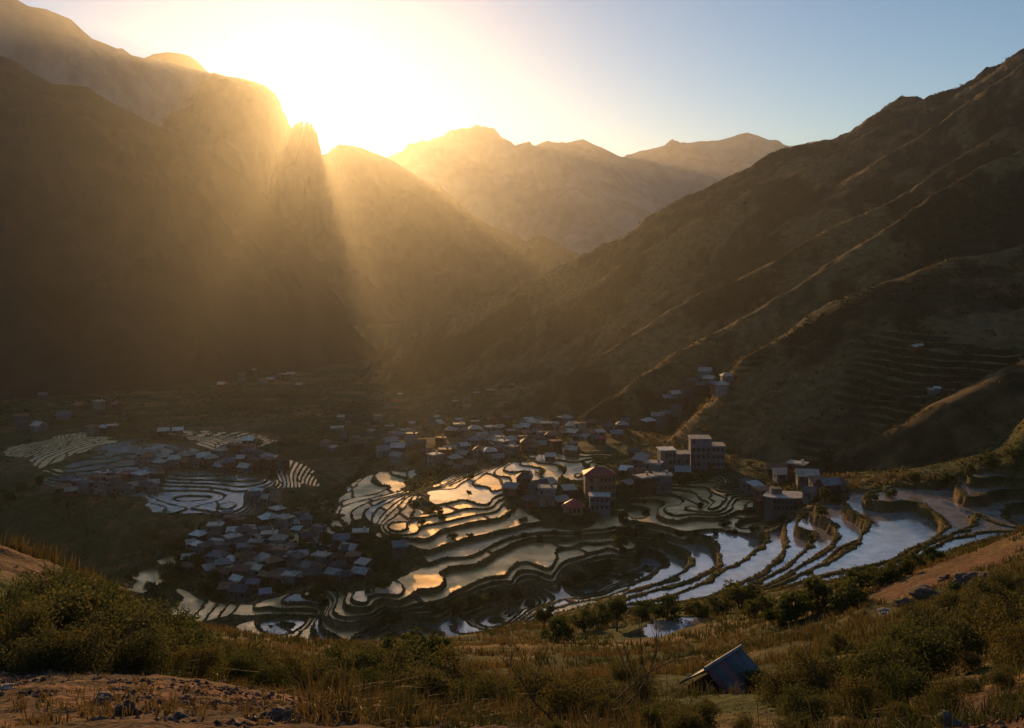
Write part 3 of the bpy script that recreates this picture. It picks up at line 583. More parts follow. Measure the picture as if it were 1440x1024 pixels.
def proto(kind):
    """meshes of one kind of house: list of (part name, mesh, role)"""
    if kind in PROTO: return PROTO[kind]
    g = M['grey']; r = M['dark']; parts = []
    if kind == 'gable':
        w, d, h, rh, ov = 6.2, 4.8, 3.0, 1.5, .45
        parts.append(('wall', MB().box(-w/2,w/2,-d/2,d/2,-2.5,h).add([(-w/2,-d/2,h),(-w/2,d/2,h),(-w/2,0,h+rh),(w/2,-d/2,h),(w/2,d/2,h),(w/2,0,h+rh)], [(0,2,1),(3,4,5)]), 'wall'))
        a, e, t_ = w/2+ov, d/2+ov, .12; z0 = h-rh*ov/(d/2)
        parts.append(('roof', MB().add([(-a,-e,z0),(a,-e,z0),(a,0,h+rh),(-a,0,h+rh),(-a,e,z0),(a,e,z0)]+[(-a,-e,z0+t_),(a,-e,z0+t_),(a,0,h+rh+t_),(-a,0,h+rh+t_),(-a,e,z0+t_),(a,e,z0+t_)],
              [(6,7,8,9),(9,8,11,10),(0,3,2,1),(3,4,5,2),(0,1,7,6),(4,10,11,5),(0,6,9,3),(3,9,10,4),(1,2,8,7),(2,5,11,8)]), 'roof'))
        fl, per = 1, 3
    elif kind == 'flat':
        w, d, h = 6.0, 5.2, 5.8
        parts.append(('wall', MB().box(-w/2,w/2,-d/2,d/2,-2.5,h), 'wall'))
        parts.append(('roof', MB().box(-w/2-.35,w/2+.35,-d/2-.35,d/2+.35,h,h+.22).box(-w/2-.35,w/2+.35,-d/2-.35,-d/2-.2,h+.22,h+.55).box(-w/2-.35,-w/2-.2,-d/2-.2,d/2+.35,h+.22,h+.55), 'roof'))
        parts.append(('balcony', MB().box(-w/2+.3,w/2-.3,-d/2-1.0,-d/2-.002,h*.5-.08,h*.5+.08).box(-w/2+.3,w/2-.3,-d/2-1.0,-d/2-.92,h*.5+.08,h*.5+.85), 'wall'))
        fl, per = 2, 3
    elif kind == 'shed':
        w, d, h = 5.0, 4.0, 2.5
        parts.append(('wall', MB().add([(-w/2,-d/2,-2.5),(w/2,-d/2,-2.5),(w/2,d/2,-2.5),(-w/2,d/2,-2.5),(-w/2,-d/2,h),(w/2,-d/2,h),(w/2,d/2,h+.9),(-w/2,d/2,h+.9)], [(3,2,1,0),(4,5,6,7),(0,1,5,4),(1,2,6,5),(2,3,7,6),(3,0,4,7)]), 'wall'))
        a, e = w/2+.4, d/2+.45; zl, zh = h-.1, h+1.0
        parts.append(('roof', MB().add([(-a,-e,zl),(a,-e,zl),(a,e,zh),(-a,e,zh),(-a,-e,zl+.1),(a,-e,zl+.1),(a,e,zh+.1),(-a,e,zh+.1)], [(3,2,1,0),(4,5,6,7),(0,1,5,4),(1,2,6,5),(2,3,7,6),(3,0,4,7)]), 'roof'))
        fl, per = 1, 2
    elif kind == 'hip':
        w, d, h, rh, ov = 6.4, 5.6, 4.6, 1.7, .5
        parts.append(('wall', MB().box(-w/2,w/2,-d/2,d/2,-2.5,h), 'wall'))
        a, e = w/2+ov, d/2+ov
        parts.append(('roof', MB().add([(-a,-e,h-.15),(a,-e,h-.15),(a,e,h-.15),(-a,e,h-.15),(-1.1,0,h+rh),(1.1,0,h+rh)], [(3,2,1,0),(0,1,5,4),(1,2,5),(2,3,4,5),(3,0,4)]), 'roof'))
        fl, per = 2, 3
    elif kind == 'tower':
        w, d, h = 7.5, 6.0, 8.6
        parts.append(('wall', MB().box(-w/2,w/2,-d/2,d/2,-2.5,h), 'wall'))
        parts.append(('roof', MB().box(-w/2-.3,w/2+.3,-d/2-.3,d/2+.3,h,h+.25).box(-w/2+.6,-w/2+2.6,-.8,1.4,h+.25,h+2.2), 'roof'))
        for z in (h/3, 2*h/3): parts.append(('balcony', MB().box(-w/2-.02,w/2+.02,-d/2-.9,-d/2-.002,z-.1,z+.1).box(-w/2-.02,w/2+.02,-d/2-.9,-d/2-.82,z+.1,z+.8), 'wall'))
        fl, per = 3, 4
    for wm in windows(w, d, h if kind != 'gable' else 3.0, fl, per): parts.append(('window', wm, 'glass'))
    if kind in ('flat','tower'): parts.append(('water_tank', MB().prism([(1.4+.55*math.cos(i*math.pi/4), .9+.55*math.sin(i*math.pi/4)) for i in range(8)], h+.22, h+1.3), 'roof'))
    parts.append(('door', MB().box(-.5,.5,-d/2-.06,-d/2+.03,0,2.0), 'door'))
    PROTO[kind] = [(n_, b.mesh(n_, g), role) for n_, b, role in parts]
    return PROTO[kind]
def set_mat(o, m): o.material_slots[0].link = 'OBJECT'; o.material_slots[0].material = m
HOUSES = []
NAMES = {'gable':'gabled_house','flat':'flat_roofed_house','shed':'lean_to_house','hip':'hipped_house','tower':'apartment_house'}
def house(kind, u, v, roof, wall, rz, sc, cluster, detail=True, label=None, ymin=150, name=None):
    p = place(u, v, ymin)
    if p is None: return
    x, y, z = p
    zs = [zat(x+dx*sc, y+dy*sc) for dx in (-2.5,0,2.5) for dy in (-2,0,2)]
    z = sorted(zs)[5]
    t = empty(name or NAMES[kind], (x, y, z), rz, sc)
    for pn, me, role in proto(kind):
        if not detail and role in ('glass','door'): continue
        o = bpy.data.objects.new(pn, me); COL.objects.link(o); o.parent = t
        set_mat(o, {'wall':M[wall],'roof':M[roof],'glass':M['glass'],'door':M['door']}[role])
    HOUSES.append([t, kind, roof, wall, cluster, y, u, label])
    return t
ROOFS = ['pale metal']*5+['rusty']*6+['blue-grey metal']*2+['dark']*5+['grey concrete']*4+['white']*2+['red']
WALLS = ['grey']*5+['brick']*4+['brown']*4+['whitewashed']*2
rh = random.Random(11)
def cluster(name, spots, sc, detail=True, kinds=('gable','gable','shed','flat','hip'), ymin=150, rz0=0.0):
    for s in spots:
        u, v = s[:2]; rf = s[2] if len(s) > 2 else rh.choice(ROOFS); kd = s[3] if len(s) > 3 else rh.choice(kinds)
        house(kd, u, v, rf, rh.choice(WALLS), rz0+rh.uniform(-.7,.7), sc*rh.uniform(.85,1.15), name, detail, ymin=ymin)
near_v = [(303,757,'pale metal'),(325,744,'rusty'),(330,755,'white'),(351,750,'pale metal'),(376,741,'white'),(294,780,'brick' if 0 else 'dark'),(264,792,'pale metal','shed'),(280,778,'white'),(314,786),(326,799,'white'),(341,798),(358,778,'rusty'),(335,823,'white','gable'),(358,827,'blue-grey metal'),(375,817,'rusty','gable'),(337,840,'dark','gable'),(373,842,'blue-grey metal','shed'),(369,770),(379,739),(417,750,'white'),(328,760),(360,780),(396,762,'rusty'),(399,812,'blue-grey metal'),(419,803,'dark'),(439,816,'dark','gable'),(492,781,'white'),(497,793,'rusty'),(467,790,'dark'),(478,810,'dark'),(318,770),(338,768),(345,788),(363,793),(382,783),(390,775),(376,796),(394,792),(407,778),(412,790),(305,796),(316,812),(350,806),(362,808),(385,803),(408,826),(425,818),(300,768),(344,760),(362,755),(400,746),(390,732),(430,742),(286,760),(320,730),(310,776),(452,800),(485,822),(510,800),(432,762),(448,757),(341,810),(393,820),(322,835),(270,770)]
rn = random.Random(3)
near_v += [(rn.gauss(350, 38), rn.gauss(786, 20)) for _ in range(34)]+[(rn.uniform(420,520), rn.uniform(765,815)) for _ in range(10)]
cluster('near village', near_v, .6)
house('shed', 562, 778, 'blue-grey metal', 'bluish', 0.25, .7, None, label='long blue-grey metal roofed shed on the terrace edge right of the near village', name='metal_shed')
mid_v = [(653,632,'white'),(703,606,'pale metal'),(728,607,'pale metal'),(719,617,'blue-grey metal'),(790,597,'pale metal'),(717,626,'pale metal'),(794,614,'rusty'),(697,631,'white'),(705,636),(640,655,'pale metal'),(662,660),(844,613,'pale metal'),(867,617,'blue-grey metal'),(880,596,'dark'),(831,600),(892,641,'dark'),(903,648),(750,604),(768,608),(740,614),(756,620),(775,622),(735,626),(680,622),(668,630),(688,640),(676,645),(652,645),(632,638),(625,648),(720,642),(742,634),(760,632),(665,612),(690,600),(712,596),(738,598),(758,594),(780,604),(805,602),(815,610),(628,660),(644,664),(612,655),(700,650),(600,640),(855,606),(875,608)]
mid_v += [(rn.uniform(615,850), rn.uniform(596,648)) for _ in range(46)]
cluster('middle village', mid_v, .66, ymin=300)
slope_v = [(937,588,'blue-grey metal'),(949,560,'pale metal'),(957,570),(940,566),(975,545),(985,552),(998,540),(1008,548,'blue-grey metal'),(1016,553,'pale metal'),(965,556),(1022,540),(992,530),(925,592),(950,580),(912,602),(930,600)]
cluster('slope hamlet', slope_v, .8, detail=False, ymin=330)
foot_v = [(553,618,'pale metal'),(560,612),(570,616,'pale metal'),(578,609),(548,610),(560,637,'white'),(563,560),(555,568),(545,575),(515,600),(522,610),(500,620),(530,590),(578,600),(600,596),(615,590),(640,572),(655,565),(670,560),(690,558),(700,548),(720,545),(505,632),(540,640),(590,630),(480,590),(490,600),(470,606)]
foot_v += [(560+rn.gauss(0,45), 612+rn.gauss(0,18)) for _ in range(24)]
cluster('mountain foot hamlet', foot_v, .72, detail=False, ymin=330)
hill_v = [(88,693),(100,697),(112,692,'blue-grey metal','flat'),(122,694,'blue-grey metal','flat'),(133,691),(145,696),(150,684),(160,690),(172,694),(185,690),(198,684,'white'),(205,690),(215,686),(222,680),(178,680),(192,676),(165,678),(208,674),(225,668),(140,680),(235,662),(245,656,'pale metal'),(262,652,'pale metal'),(275,656),(285,650,'white'),(297,655),(310,648),(322,655),(335,650),(348,646),(350,625,'white'),(365,645),(330,640),(315,638),(270,645),(375,656),(360,662),(345,664),(310,662),(383,650),(395,660),(130,612),(145,610,'white'),(158,612,'pale metal'),(230,612),(250,610,'white'),(362,702,'white'),(370,708,'pale metal'),(355,706)]
hill_v += [(rn.uniform(190,395), rn.uniform(642,664)) for _ in range(18)]+[(rn.uniform(85,228), rn.uniform(672,696)) for _ in range(16)]
cluster('valley hill village', hill_v, .9, ymin=385)
far_v = [(320,515),(327,520),(315,522),(312,545),(395,530),(388,534),(402,536),(380,538),(410,530),(60,560),(110,575),(140,576),(165,574),(90,590),(200,525),(215,530),(340,535),(370,540),(420,545),(355,528),(30,600),(55,606)]
cluster('far valley hamlet', far_v, 1.2, detail=False, kinds=('gable','shed','flat'), ymin=560)
core = [(757,692,'dark','gable'),(737,684,'dark','hip'),(770,708,'grey concrete','flat'),(718,694,'blue-grey metal','shed'),(800,696,'pale metal','shed'),(790,712,'pale metal'),(745,712,'dark','shed'),(772,688,'pale metal','shed'),(895,672,'rusty','gable'),(907,695,'pale metal','flat'),(920,672,'grey concrete','flat'),(918,690,'pale metal','gable'),(932,690,'pale metal','flat'),(885,688,'grey concrete','shed'),(880,668,'white','shed'),(960,672,'grey concrete','shed'),(900,655,'grey concrete','shed')]
cluster('red-roofed quarter', core, .82, ymin=200)
right_v = [(1062,692,'white','shed'),(1078,716,'rusty','flat'),(1135,682,'pale metal','gable'),(1150,688,'rusty','shed'),(1122,674,'white','flat'),(1110,664,'rusty','shed'),(1165,692,'blue-grey metal','gable'),(1052,688,'dark','shed'),(1092,668,'rusty','gable'),(1140,702,'dark','shed'),(1100,676,'pale metal','shed'),(1178,688,'dark','shed')]
cluster('right hamlet', right_v, .85, ymin=200)
tiny = [(1285,492,'pale metal','gable'),(1293,490,'pale metal','shed'),(1310,553,'pale metal','gable'),(1318,550,'white','shed')]
cluster('terraced slope', tiny, .45, detail=False, ymin=290)

# named larger buildings
def big(name, u, v, rz, label, ymin=200, sc=1.0):
    x, y, z = place(u, v, ymin); t = empty(name, (x,y,z), rz, sc); tag(t, label, 'building'); return t
t = big('red_roofed_building', 842, 700, .2, 'tall tan building with wide dark red hipped roof amid the terraces')
wl = [(-4.6,-1.2),(-1.2,-3.6),(4.4,-3.0),(4.6,3.2),(-3.8,3.4)]
MB().prism(wl, -3, 7.4).build('wall', M['tan'], t)
rf = [(x*1.12, y*1.14) for x, y in wl]
MB().add([(x,y,7.2) for x,y in rf]+[(x,y,7.5) for x,y in rf]+[(-1.2,.3,9.3),(1.8,.4,9.3)], [(4,3,2,1,0),(0,1,6,5),(1,2,7,6),(2,3,8,7),(3,4,9,8),(4,0,5,9),(5,6,10),(6,7,11,10),(7,8,11),(8,9,10,11),(9,5,10)]).build('roof', M['red'], t)
for z in (.9, 3.2, 5.5):
    for k in (.18,.42,.66,.88):
        a = np.array(wl[1]); b = np.array(wl[2]); p = a+(b-a)*k; nn_ = np.array([b[1]-a[1], -(b[0]-a[0])]); nn_ = nn_/np.linalg.norm(nn_); d_ = (b-a)/np.linalg.norm(b-a)
        q = [p-d_*.42-nn_*.05, p+d_*.42-nn_*.05, p+d_*.42+nn_*.06, p-d_*.42+nn_*.06]
        MB().prism([tuple(x) for x in q], z, z+1.15).build('window', M['glass'], t)
    a = np.array(wl[0]); b = np.array(wl[1]); p = a+(b-a)*.5; nn_ = np.array([b[1]-a[1], -(b[0]-a[0])]); nn_ = nn_/np.linalg.norm(nn_); d_ = (b-a)/np.linalg.norm(b-a)
    MB().prism([tuple(x) for x in (p-d_*.5-nn_*.05, p+d_*.5-nn_*.05, p+d_*.5+nn_*.06, p-d_*.5+nn_*.06)], z, z+1.15).build('window', M['glass'], t)
MB().box(-.2,1.0,-3.75,-3.2,0,2.1).build('door', M['door'], t)
t = big('round_roofed_house', 806, 722, .1, 'low round house with dull red conical roof below the tall tan building')
ring = [(3.0*math.cos(a*math.pi/5), 2.6*math.sin(a*math.pi/5)) for a in range(10)]
MB().prism(ring, -2.5, 2.6).build('wall', M['tan'], t)
MB().add([(x*1.22,y*1.22,2.3) for x,y in ring]+[(0,0,4.3)], [tuple(range(10))[::-1]]+[(i,(i+1)%10,10) for i in range(10)]).build('roof', M['red'], t)
for s in (-1.2,0,1.2): MB().box(s-.3,s+.3,-2.66,-2.3,.9,1.9).build('window', M['glass'], t)
t = big('blue_fronted_building', 843, 718, -.05, 'white and blue two storey building just right of the round red roof')
MB().box(-2.9,2.9,-1.8,1.8,-2.5,4.6).build('wall', M['bluish'], t); MB().box(-3.2,3.2,-2.3,2.1,4.6,4.8).build('roof', M['white'], t)
for z in (.8,3.0):
    for k in range(4): MB().box(-2.4+k*1.35,-1.6+k*1.35,-1.86,-1.76,z,z+1.0).build('window', M['glass'], t)
MB().box(-2.9,2.9,-2.6,-1.802,2.2,2.35).build('balcony', M['whitewashed'], t)
t = big('stepped_white_building', 946, 664, .1, 'pale three storey stepped building left of the big grey block', ymin=250)
MB().box(-4.6,.5,-2.5,2.5,-3,7.6).build('wall', M['whitewashed'], t); MB().box(.502,5.2,-2.2,2.5,-3,6.2).build('wall', M['whitewashed'], t)
MB().box(-4.9,.6,-2.8,2.7,7.6,7.85).build('roof', M['white'], t); MB().box(.61,5.5,-2.5,2.7,6.2,6.45).build('roof', M['grey concrete'], t)
for z in (.8,3.2,5.6):
    for k in range(4):
        if rh.random() < .22: continue
        MB().box(-4.2+k*1.2,-3.4+k*1.2,-2.56,-2.46,z,z+1.2).build('window', M['glass'], t)
    if z < 5:
        for k in (0,2): MB().box(1.0+k*1.4,1.9+k*1.4,-2.26,-2.16,z,z+1.2).build('window', M['glass'], t)
t = big('grey_block_building', 992, 656, -.05, 'big blue-grey four storey block at the foot of the dark slope', ymin=250)
MB().box(-5.2,1.6,-3,3,-3,9.6).build('wall', M['bluish'], t); MB().box(1.602,6.0,-2.6,3,-3,7.2).build('wall', M['grey'], t)
MB().box(-5.5,1.7,-3.3,3.2,9.6,9.85).build('roof', M['grey concrete'], t); MB().box(1.71,6.3,-2.9,3.2,7.2,7.45).build('roof', M['pale metal'], t)
for z in (.8,3.2,5.6,8.0):
    for k in range(4):
        if rh.random() < .22: continue
        MB().box(-4.8+k*1.6,-3.8+k*1.6,-3.06,-2.96,z,z+1.1).build('window', M['glass'], t)
    if z < 7:
        for k in range(3): MB().box(2.0+k*1.35,2.9+k*1.35,-2.66,-2.56,z,z+1.1).build('window', M['glass'], t)
    MB().box(-5.2,1.6,-3.7,-3.002,z-1.0,z-.86).build('balcony', M['grey'], t)
t = big('white_roofed_building', 1108, 714, 0.0, 'wide many-sided building with white flat roof in the right hamlet')
pw = [(-7.0,-1.0),(-5.0,-2.8),(1.5,-3.4),(5.6,-2.0),(6.6,1.2),(3.0,3.4),(-4.5,3.6)]
MB().prism(pw, -3, 3.6).build('wall', M['grey'], t)
MB().prism([(x*1.07,y*1.1) for x,y in pw], 3.6, 3.85).build('roof', M['white'], t)
MB().box(-4.6,-1.6,.2,2.6,3.85,5.4).build('stair_tower', M['whitewashed'], t)
for z in (.5,2.1):
    for k in range(6):
        a = np.array(pw[1]); b = np.array(pw[2]); p = a+(b-a)*(k+.5)/6; nn_ = np.array([b[1]-a[1], -(b[0]-a[0])]); nn_ = nn_/np.linalg.norm(nn_); d_ = (b-a)/np.linalg.norm(b-a)
        MB().prism([tuple(x) for x in (p-d_*.33-nn_*.05, p+d_*.33-nn_*.05, p+d_*.33+nn_*.06, p-d_*.33+nn_*.06)], z, z+.9).build('window', M['glass'], t)
t = big('brick_house', 1072, 722, .35, 'red brick two storey house at the near corner of the right hamlet')
MB().box(-1.9,1.9,-1.9,1.9,-3,4.4).build('wall', M['brick'], t); MB().box(-2.2,2.2,-2.2,2.2,4.4,4.6).build('roof', M['rusty'], t)
for z in (.8,2.9):
    for k in (-.9,.9): MB().box(k-.4,k+.4,-1.96,-1.86,z,z+1.0).build('window', M['glass'], t)

# labels: each house by its look and its place in the rows of its settlement
ORD = ['first','second','third','fourth','fifth','sixth','seventh','eighth','ninth','tenth','eleventh','twelfth','thirteenth','fourteenth','fifteenth']
ROWN = {1:['only row'],2:['front row','back row'],3:['front row','middle row','back row'],4:['front row','second row','third row','back row']}
def rown(i, n_):
    if n_ in ROWN: return ROWN[n_][i]
    return 'front row' if i == 0 else ('back row' if i == n_-1 else ORD[i]+' row')
KW = {'gable':'gabled house','flat':'boxy house','shed':'lean-to house','hip':'hipped house','tower':'tall house'}
groups = {}
for h in HOUSES: groups.setdefault(h[4], []).append(h)
for cl, hs in groups.items():
    if cl is None:
        for h in hs: tag(h[0], h[7], 'shed')
        continue
    hs.sort(key=lambda h: h[5]); per = 9; n_ = max(1, round(len(hs)/per)); per = math.ceil(len(hs)/n_)
    for i in range(n_):
        row = sorted(hs[i*per:(i+1)*per], key=lambda h: h[6])
        for j, h in enumerate(row):
            tag(h[0], f"{h[2]} roofed {h[3]} {KW[h[1]]}, {ORD[j]} from left, {rown(i, n_)}, {cl}", 'house', f"houses of the {cl}")
print('houses', time.time()-T0, len(HOUSES))

# ------------------------------------------------------------------ plants
def leafmat(name, col, col2, trans=.45):
    m, nt, bs = mat(name)
    at = node(nt, 'ShaderNodeAttribute', attribute_name='Col')
    mx = node(nt, 'ShaderNodeMix', data_type='RGBA'); mx.inputs[6].default_value = (*col,1); mx.inputs[7].default_value = (*col2,1)
    sp = node(nt, 'ShaderNodeSeparateColor'); nt.links.new(at.outputs[0], sp.inputs[0]); nt.links.new(sp.outputs[0], mx.inputs[0])
    oi = node(nt, 'ShaderNodeObjectInfo'); hr = node(nt, 'ShaderNodeValToRGB'); hr.color_ramp.elements[0].color = (.62,.82,.6,1); hr.color_ramp.elements[1].color = (1.12,.98,.78,1); e_ = hr.color_ramp.elements.new(.55); e_.color = (1,1,1,1)
    nt.links.new(oi.outputs['Random'], hr.inputs[0]); mh_ = node(nt, 'ShaderNodeMix', data_type='RGBA', blend_type='MULTIPLY'); mh_.inputs[0].default_value = 1; nt.links.new(mx.outputs[2], mh_.inputs[6]); nt.links.new(hr.outputs[0], mh_.inputs[7]); mx = mh_
    nt.links.new(mx.outputs[2], bs.inputs['Base Color']); bs.inputs['Roughness'].default_value = .75; bs.inputs['Specular IOR Level'].default_value = .2
    tr = node(nt, 'ShaderNodeBsdfTranslucent'); nt.links.new(mx.outputs[2], tr.inputs[0])
    ms = node(nt, 'ShaderNodeMixShader'); ms.inputs[0].default_value = trans
    nt.links.new(bs.outputs[0], ms.inputs[1]); nt.links.new(tr.outputs[0], ms.inputs[2]); nt.links.new(ms.outputs[0], nt.nodes['Material Output'].inputs[0])
    return m
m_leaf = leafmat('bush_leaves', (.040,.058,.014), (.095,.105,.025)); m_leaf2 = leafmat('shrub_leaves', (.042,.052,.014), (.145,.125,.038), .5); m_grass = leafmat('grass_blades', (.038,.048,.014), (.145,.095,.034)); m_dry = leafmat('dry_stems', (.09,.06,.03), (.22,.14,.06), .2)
m_bark = plain('bark', (.09,.06,.04), .95, 0, 6, .4)
def leaf_cloud(n_, clumps, size, asp, r_, upper=.0, flat=False):
    """n leaf quads spread through clumps (cx,cy,cz,radius)"""
    cl = np.array(clumps); wgt = cl[:,3]**2.2; ci = r_.choice(len(cl), n_, p=wgt/wgt.sum())
    d = r_.normal(size=(n_,3)); d /= np.linalg.norm(d, axis=1)[:,None]
    rad = cl[ci,3]*(r_.random(n_)**.42)
    c = cl[ci,:3]+d*rad[:,None]*np.array([1,1,.85])
    a = r_.normal(size=(n_,3))+d*.6+np.array([0,0,upper]); a /= np.linalg.norm(a, axis=1)[:,None]
    b = np.cross(a, r_.normal(size=(n_,3))); b /= np.linalg.norm(b, axis=1)[:,None]
    s = size*(.6+.8*r_.random(n_))[:,None]
    v = np.stack([c-a*s*.5, c+b*s*asp*.5, c+a*s*.6, c-b*s*asp*.5], 1)
    q = np.arange(n_*4).reshape(n_,4)
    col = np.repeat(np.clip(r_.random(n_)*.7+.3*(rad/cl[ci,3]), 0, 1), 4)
    return v.reshape(-1,3), q, np.stack([col]*3, 1)
def clumps_ball(k, r_, rx=1.0, rz=.8, zc=.9):
    out = []
    for _ in range(k):
        a = r_.random()*6.283; rr = rx*math.sqrt(r_.random())*.72; z = zc+rz*(r_.random()*1.5-.75)*math.sqrt(max(0, 1-(rr/rx)**2))
        out.append((rr*math.cos(a), rr*math.sin(a), z, .22+.26*r_.random()))
    return out
rp = np.random.default_rng(5)
def bush_mesh(k, n_, size, rx, rz, zc, m):
    v, q, c = leaf_cloud(n_, clumps_ball(k, rp, rx, rz, zc), size, .55, rp)
    me = mesh_np('foliage', v, q, mat=m, link=False); vcol(me, c); return me
def stem_mesh(h, k, r0, spread):
    b = MB()
    for _ in range(k):
        a = rp.random()*6.283; e = np.array([math.cos(a)*spread*rp.random(), math.sin(a)*spread*rp.random(), h*(.7+.5*rp.random())])
        mid = e*.5+rp.normal(size=3)*.08*h; b.tube([(0,0,-.3), mid, e], [r0, r0*.7, r0*.25], 5)
    return b.mesh('stem', m_bark)
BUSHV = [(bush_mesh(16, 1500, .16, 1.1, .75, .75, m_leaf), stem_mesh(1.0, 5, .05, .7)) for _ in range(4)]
TREEV = []
for i in range(3):
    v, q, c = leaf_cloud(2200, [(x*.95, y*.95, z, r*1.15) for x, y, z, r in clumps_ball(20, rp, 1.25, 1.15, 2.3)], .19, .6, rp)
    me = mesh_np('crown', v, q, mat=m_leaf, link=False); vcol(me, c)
    b = MB().tube([(0,0,-.4),(.05,.03,.9),(0,.06,1.9)], [.13,.10,.06], 7)
    for k in range(5):
        a = k*1.3+i; b.tube([(0,.03,1.1+.15*k),(.35*math.cos(a),.35*math.sin(a),1.6+.2*k),(.8*math.cos(a),.8*math.sin(a),2.0+.22*k)], [.06,.04,.015], 5)
    TREEV.append((me, b.mesh('trunk', m_bark)))
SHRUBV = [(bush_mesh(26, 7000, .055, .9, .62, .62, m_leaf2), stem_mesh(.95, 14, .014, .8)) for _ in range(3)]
LM = {'corrugated hut':(1020,945),'tall tan building':(840,675),'white-roofed building':(1105,690),'wide brown paddy':(1250,740),'crescent paddies':(960,790),'golden terraces':(640,800),'near village':(350,780),'terraced valley hill':(200,640),'dirt ledge':(150,960),'hillside pond':(940,885),'lower thin terraces':(600,880),'rock outcrop':(1330,830),'upper right paddy':(1400,690),'brown spur foot':(1280,665),'hedged shelf':(1000,745),'dark valley corner':(30,690),'fan terraces':(440,840),'bottom edge path':(700,1000),'lower right corner':(1380,960)}
PLANTS = []
def plant(kind, u, v, hpx, ymin=3.5, depth=None):
    if depth is None:
        p = place(u, v, ymin)
        if p is None: return
        x, y, z = p
    else:
        y = depth; x = (u-CU)/F*y; z = float(zat(x, y))
    hm = hpx*y/F
    vs = {'bush':BUSHV,'tree':TREEV,'shrub':SHRUBV}[kind]; base_h = {'bush':1.6,'tree':3.6,'shrub':1.35}[kind]
    if v is None: v = VH-z/y*F
    me, st = vs[rh.randrange(len(vs))]
    t = empty({'bush':'bush','tree':'broadleaf_tree','shrub':'leafy_shrub'}[kind], (x,y,z-.03*hm), rh.uniform(0,6.28), hm/base_h)
    s = hm/base_h; t.scale = (s*rh.uniform(.9,1.25), s*rh.uniform(.9,1.25), s)
    for nm, m_ in ((('crown','foliage')[kind != 'tree'], me), (('trunk','stem')[kind != 'tree'], st)):
        o = bpy.data.objects.new(nm, m_); COL.objects.link(o); o.parent = t
    lm = min(LM, key=lambda k: (LM[k][0]-u)**2+((LM[k][1]-v)*1.4)**2)
    PLANTS.append((t, kind, lm, u, hm))
for u, v, h in ((765,893,48),(868,888,52),(960,690,22),(455,862,26),(458,780,34),(885,618,14),(1160,712,28),(872,782,34),(275,800,24),(530,795,24),(968,688,24),(30,700,26),(55,690,22),(12,715,30),(80,715,18),(1285,690,30),(390,842,22),(520,775,20),(415,730,12),(640,668,10),(1000,665,14),(600,668,10),(850,655,9),(775,590,9),(700,590,8),(925,620,10),(290,640,10),(240,650,9),(330,668,10)): plant('tree', u, v, h, 60)
for u, v, h in ((785,905,38),(820,888,34),(845,882,36),(905,872,30),(940,868,32),(980,868,30),(1012,862,28),(1040,855,44),(1065,868,34),(1120,872,44),(1150,860,52),(1180,855,50),(1205,840,44),(1235,826,36),(1262,812,30),(1290,802,26),(1316,792,24),(1095,880,36),(590,925,44),(560,925,34),(620,925,34),(1330,682,20),(1362,668,18),(1155,725,16),(1172,705,14),(928,756,10),(955,755,11),(980,754,10),(1005,753,11),(1030,752,10),(1060,748,12),(840,812,18),(815,818,16),(795,828,14),(855,800,16),(610,862,18),(640,858,22),(670,852,20),(700,846,18),(725,842,14),(552,872,18),(440,795,18),(300,818,20),(245,818,18),(255,806,16),(505,775,16),(475,752,14),(400,830,18),(285,830,16),(310,846,16),(545,800,18),(1250,700,16),(1225,704,13),(1395,655,18),(1425,645,20),(1100,735,12),(1130,728,12),(720,720,10),(735,735,9),(880,755,18),(900,745,12),(1408,870,30),(1350,845,26),(210,830,16),(225,845,18),(185,815,14)): plant('bush', u, v, h, 45)
rv = random.Random(19)
for _ in range(44): plant('bush', rv.uniform(195,570), rv.uniform(738,846), rv.uniform(9,20), 150)
for _ in range(40): plant('bush', rv.uniform(570,1180), rv.uniform(640,760), rv.uniform(7,13), 180)
for _ in range(16): plant('tree', rv.uniform(250,900), rv.uniform(600,800), rv.uniform(12,24), 180)
for u, d, h in ((-40,11,88),(25,10.5,92),(80,11.5,118),(135,12,128),(175,11,108),(215,12.5,96),(250,14,84),(110,9.8,78),(55,9.6,70),(190,10,66),(300,13,72),(345,14,76),(395,15,64),(150,15,104),(60,15,96),(15,13,84),(275,11,60),(330,11.5,54),(380,12,50)): plant('shrub', u, None, h, depth=d)
for u, d, h in ((445,16,62),(490,17,80),(535,18,88),(575,20,86),(615,22,70),(655,24,52),(520,12,60),(590,12,66),(640,13,50),(470,11,50),(690,15,60),(760,14,70),(800,12,74),(850,14,64),(905,16,50),(940,12,40),(1062,24,34),(1000,14,22),(1095,15,60),(1130,18,72),(1165,22,62),(1240,15,86),(1290,17,96),(1330,20,86),(1380,24,76),(1420,20,84),(1270,11,70),(1200,11,62),(1440,14,80),(1390,32,60),(1300,36,46),(1345,40,44),(1420,42,46),(1180,32,34),(880,26,40),(820,24,44),(740,30,36),(1130,10,66),(980,10,50)): plant('shrub', u, None, h, depth=d)
rq = random.Random(77)
for _ in range(64):
    d = math.exp(rq.uniform(math.log(7.2), math.log(19))); u = rq.uniform(470, 1500)
    if 930 < u < 1110 and d > 10: continue
    plant('shrub', u, None, rq.uniform(.16, .42)*F/d*.8, depth=d)
by = {}
for p in PLANTS: by.setdefault((p[1], p[2]), []).append(p)
KN = {'bush':'dense dark green bush','tree':'broad-crowned green tree','shrub':'loose leafy shrub'}
BIGS = ['first','second','third','fourth','fifth','sixth','seventh','eighth','ninth','tenth','eleventh','twelfth','thirteenth','fourteenth','fifteenth','sixteenth','seventeenth','eighteenth']+[a_+b_ for a_ in ('twenty-','thirty-','forty-','fifty-') for b_ in ('one','two','three','four','five','six','seven','eight','nine','ten')]
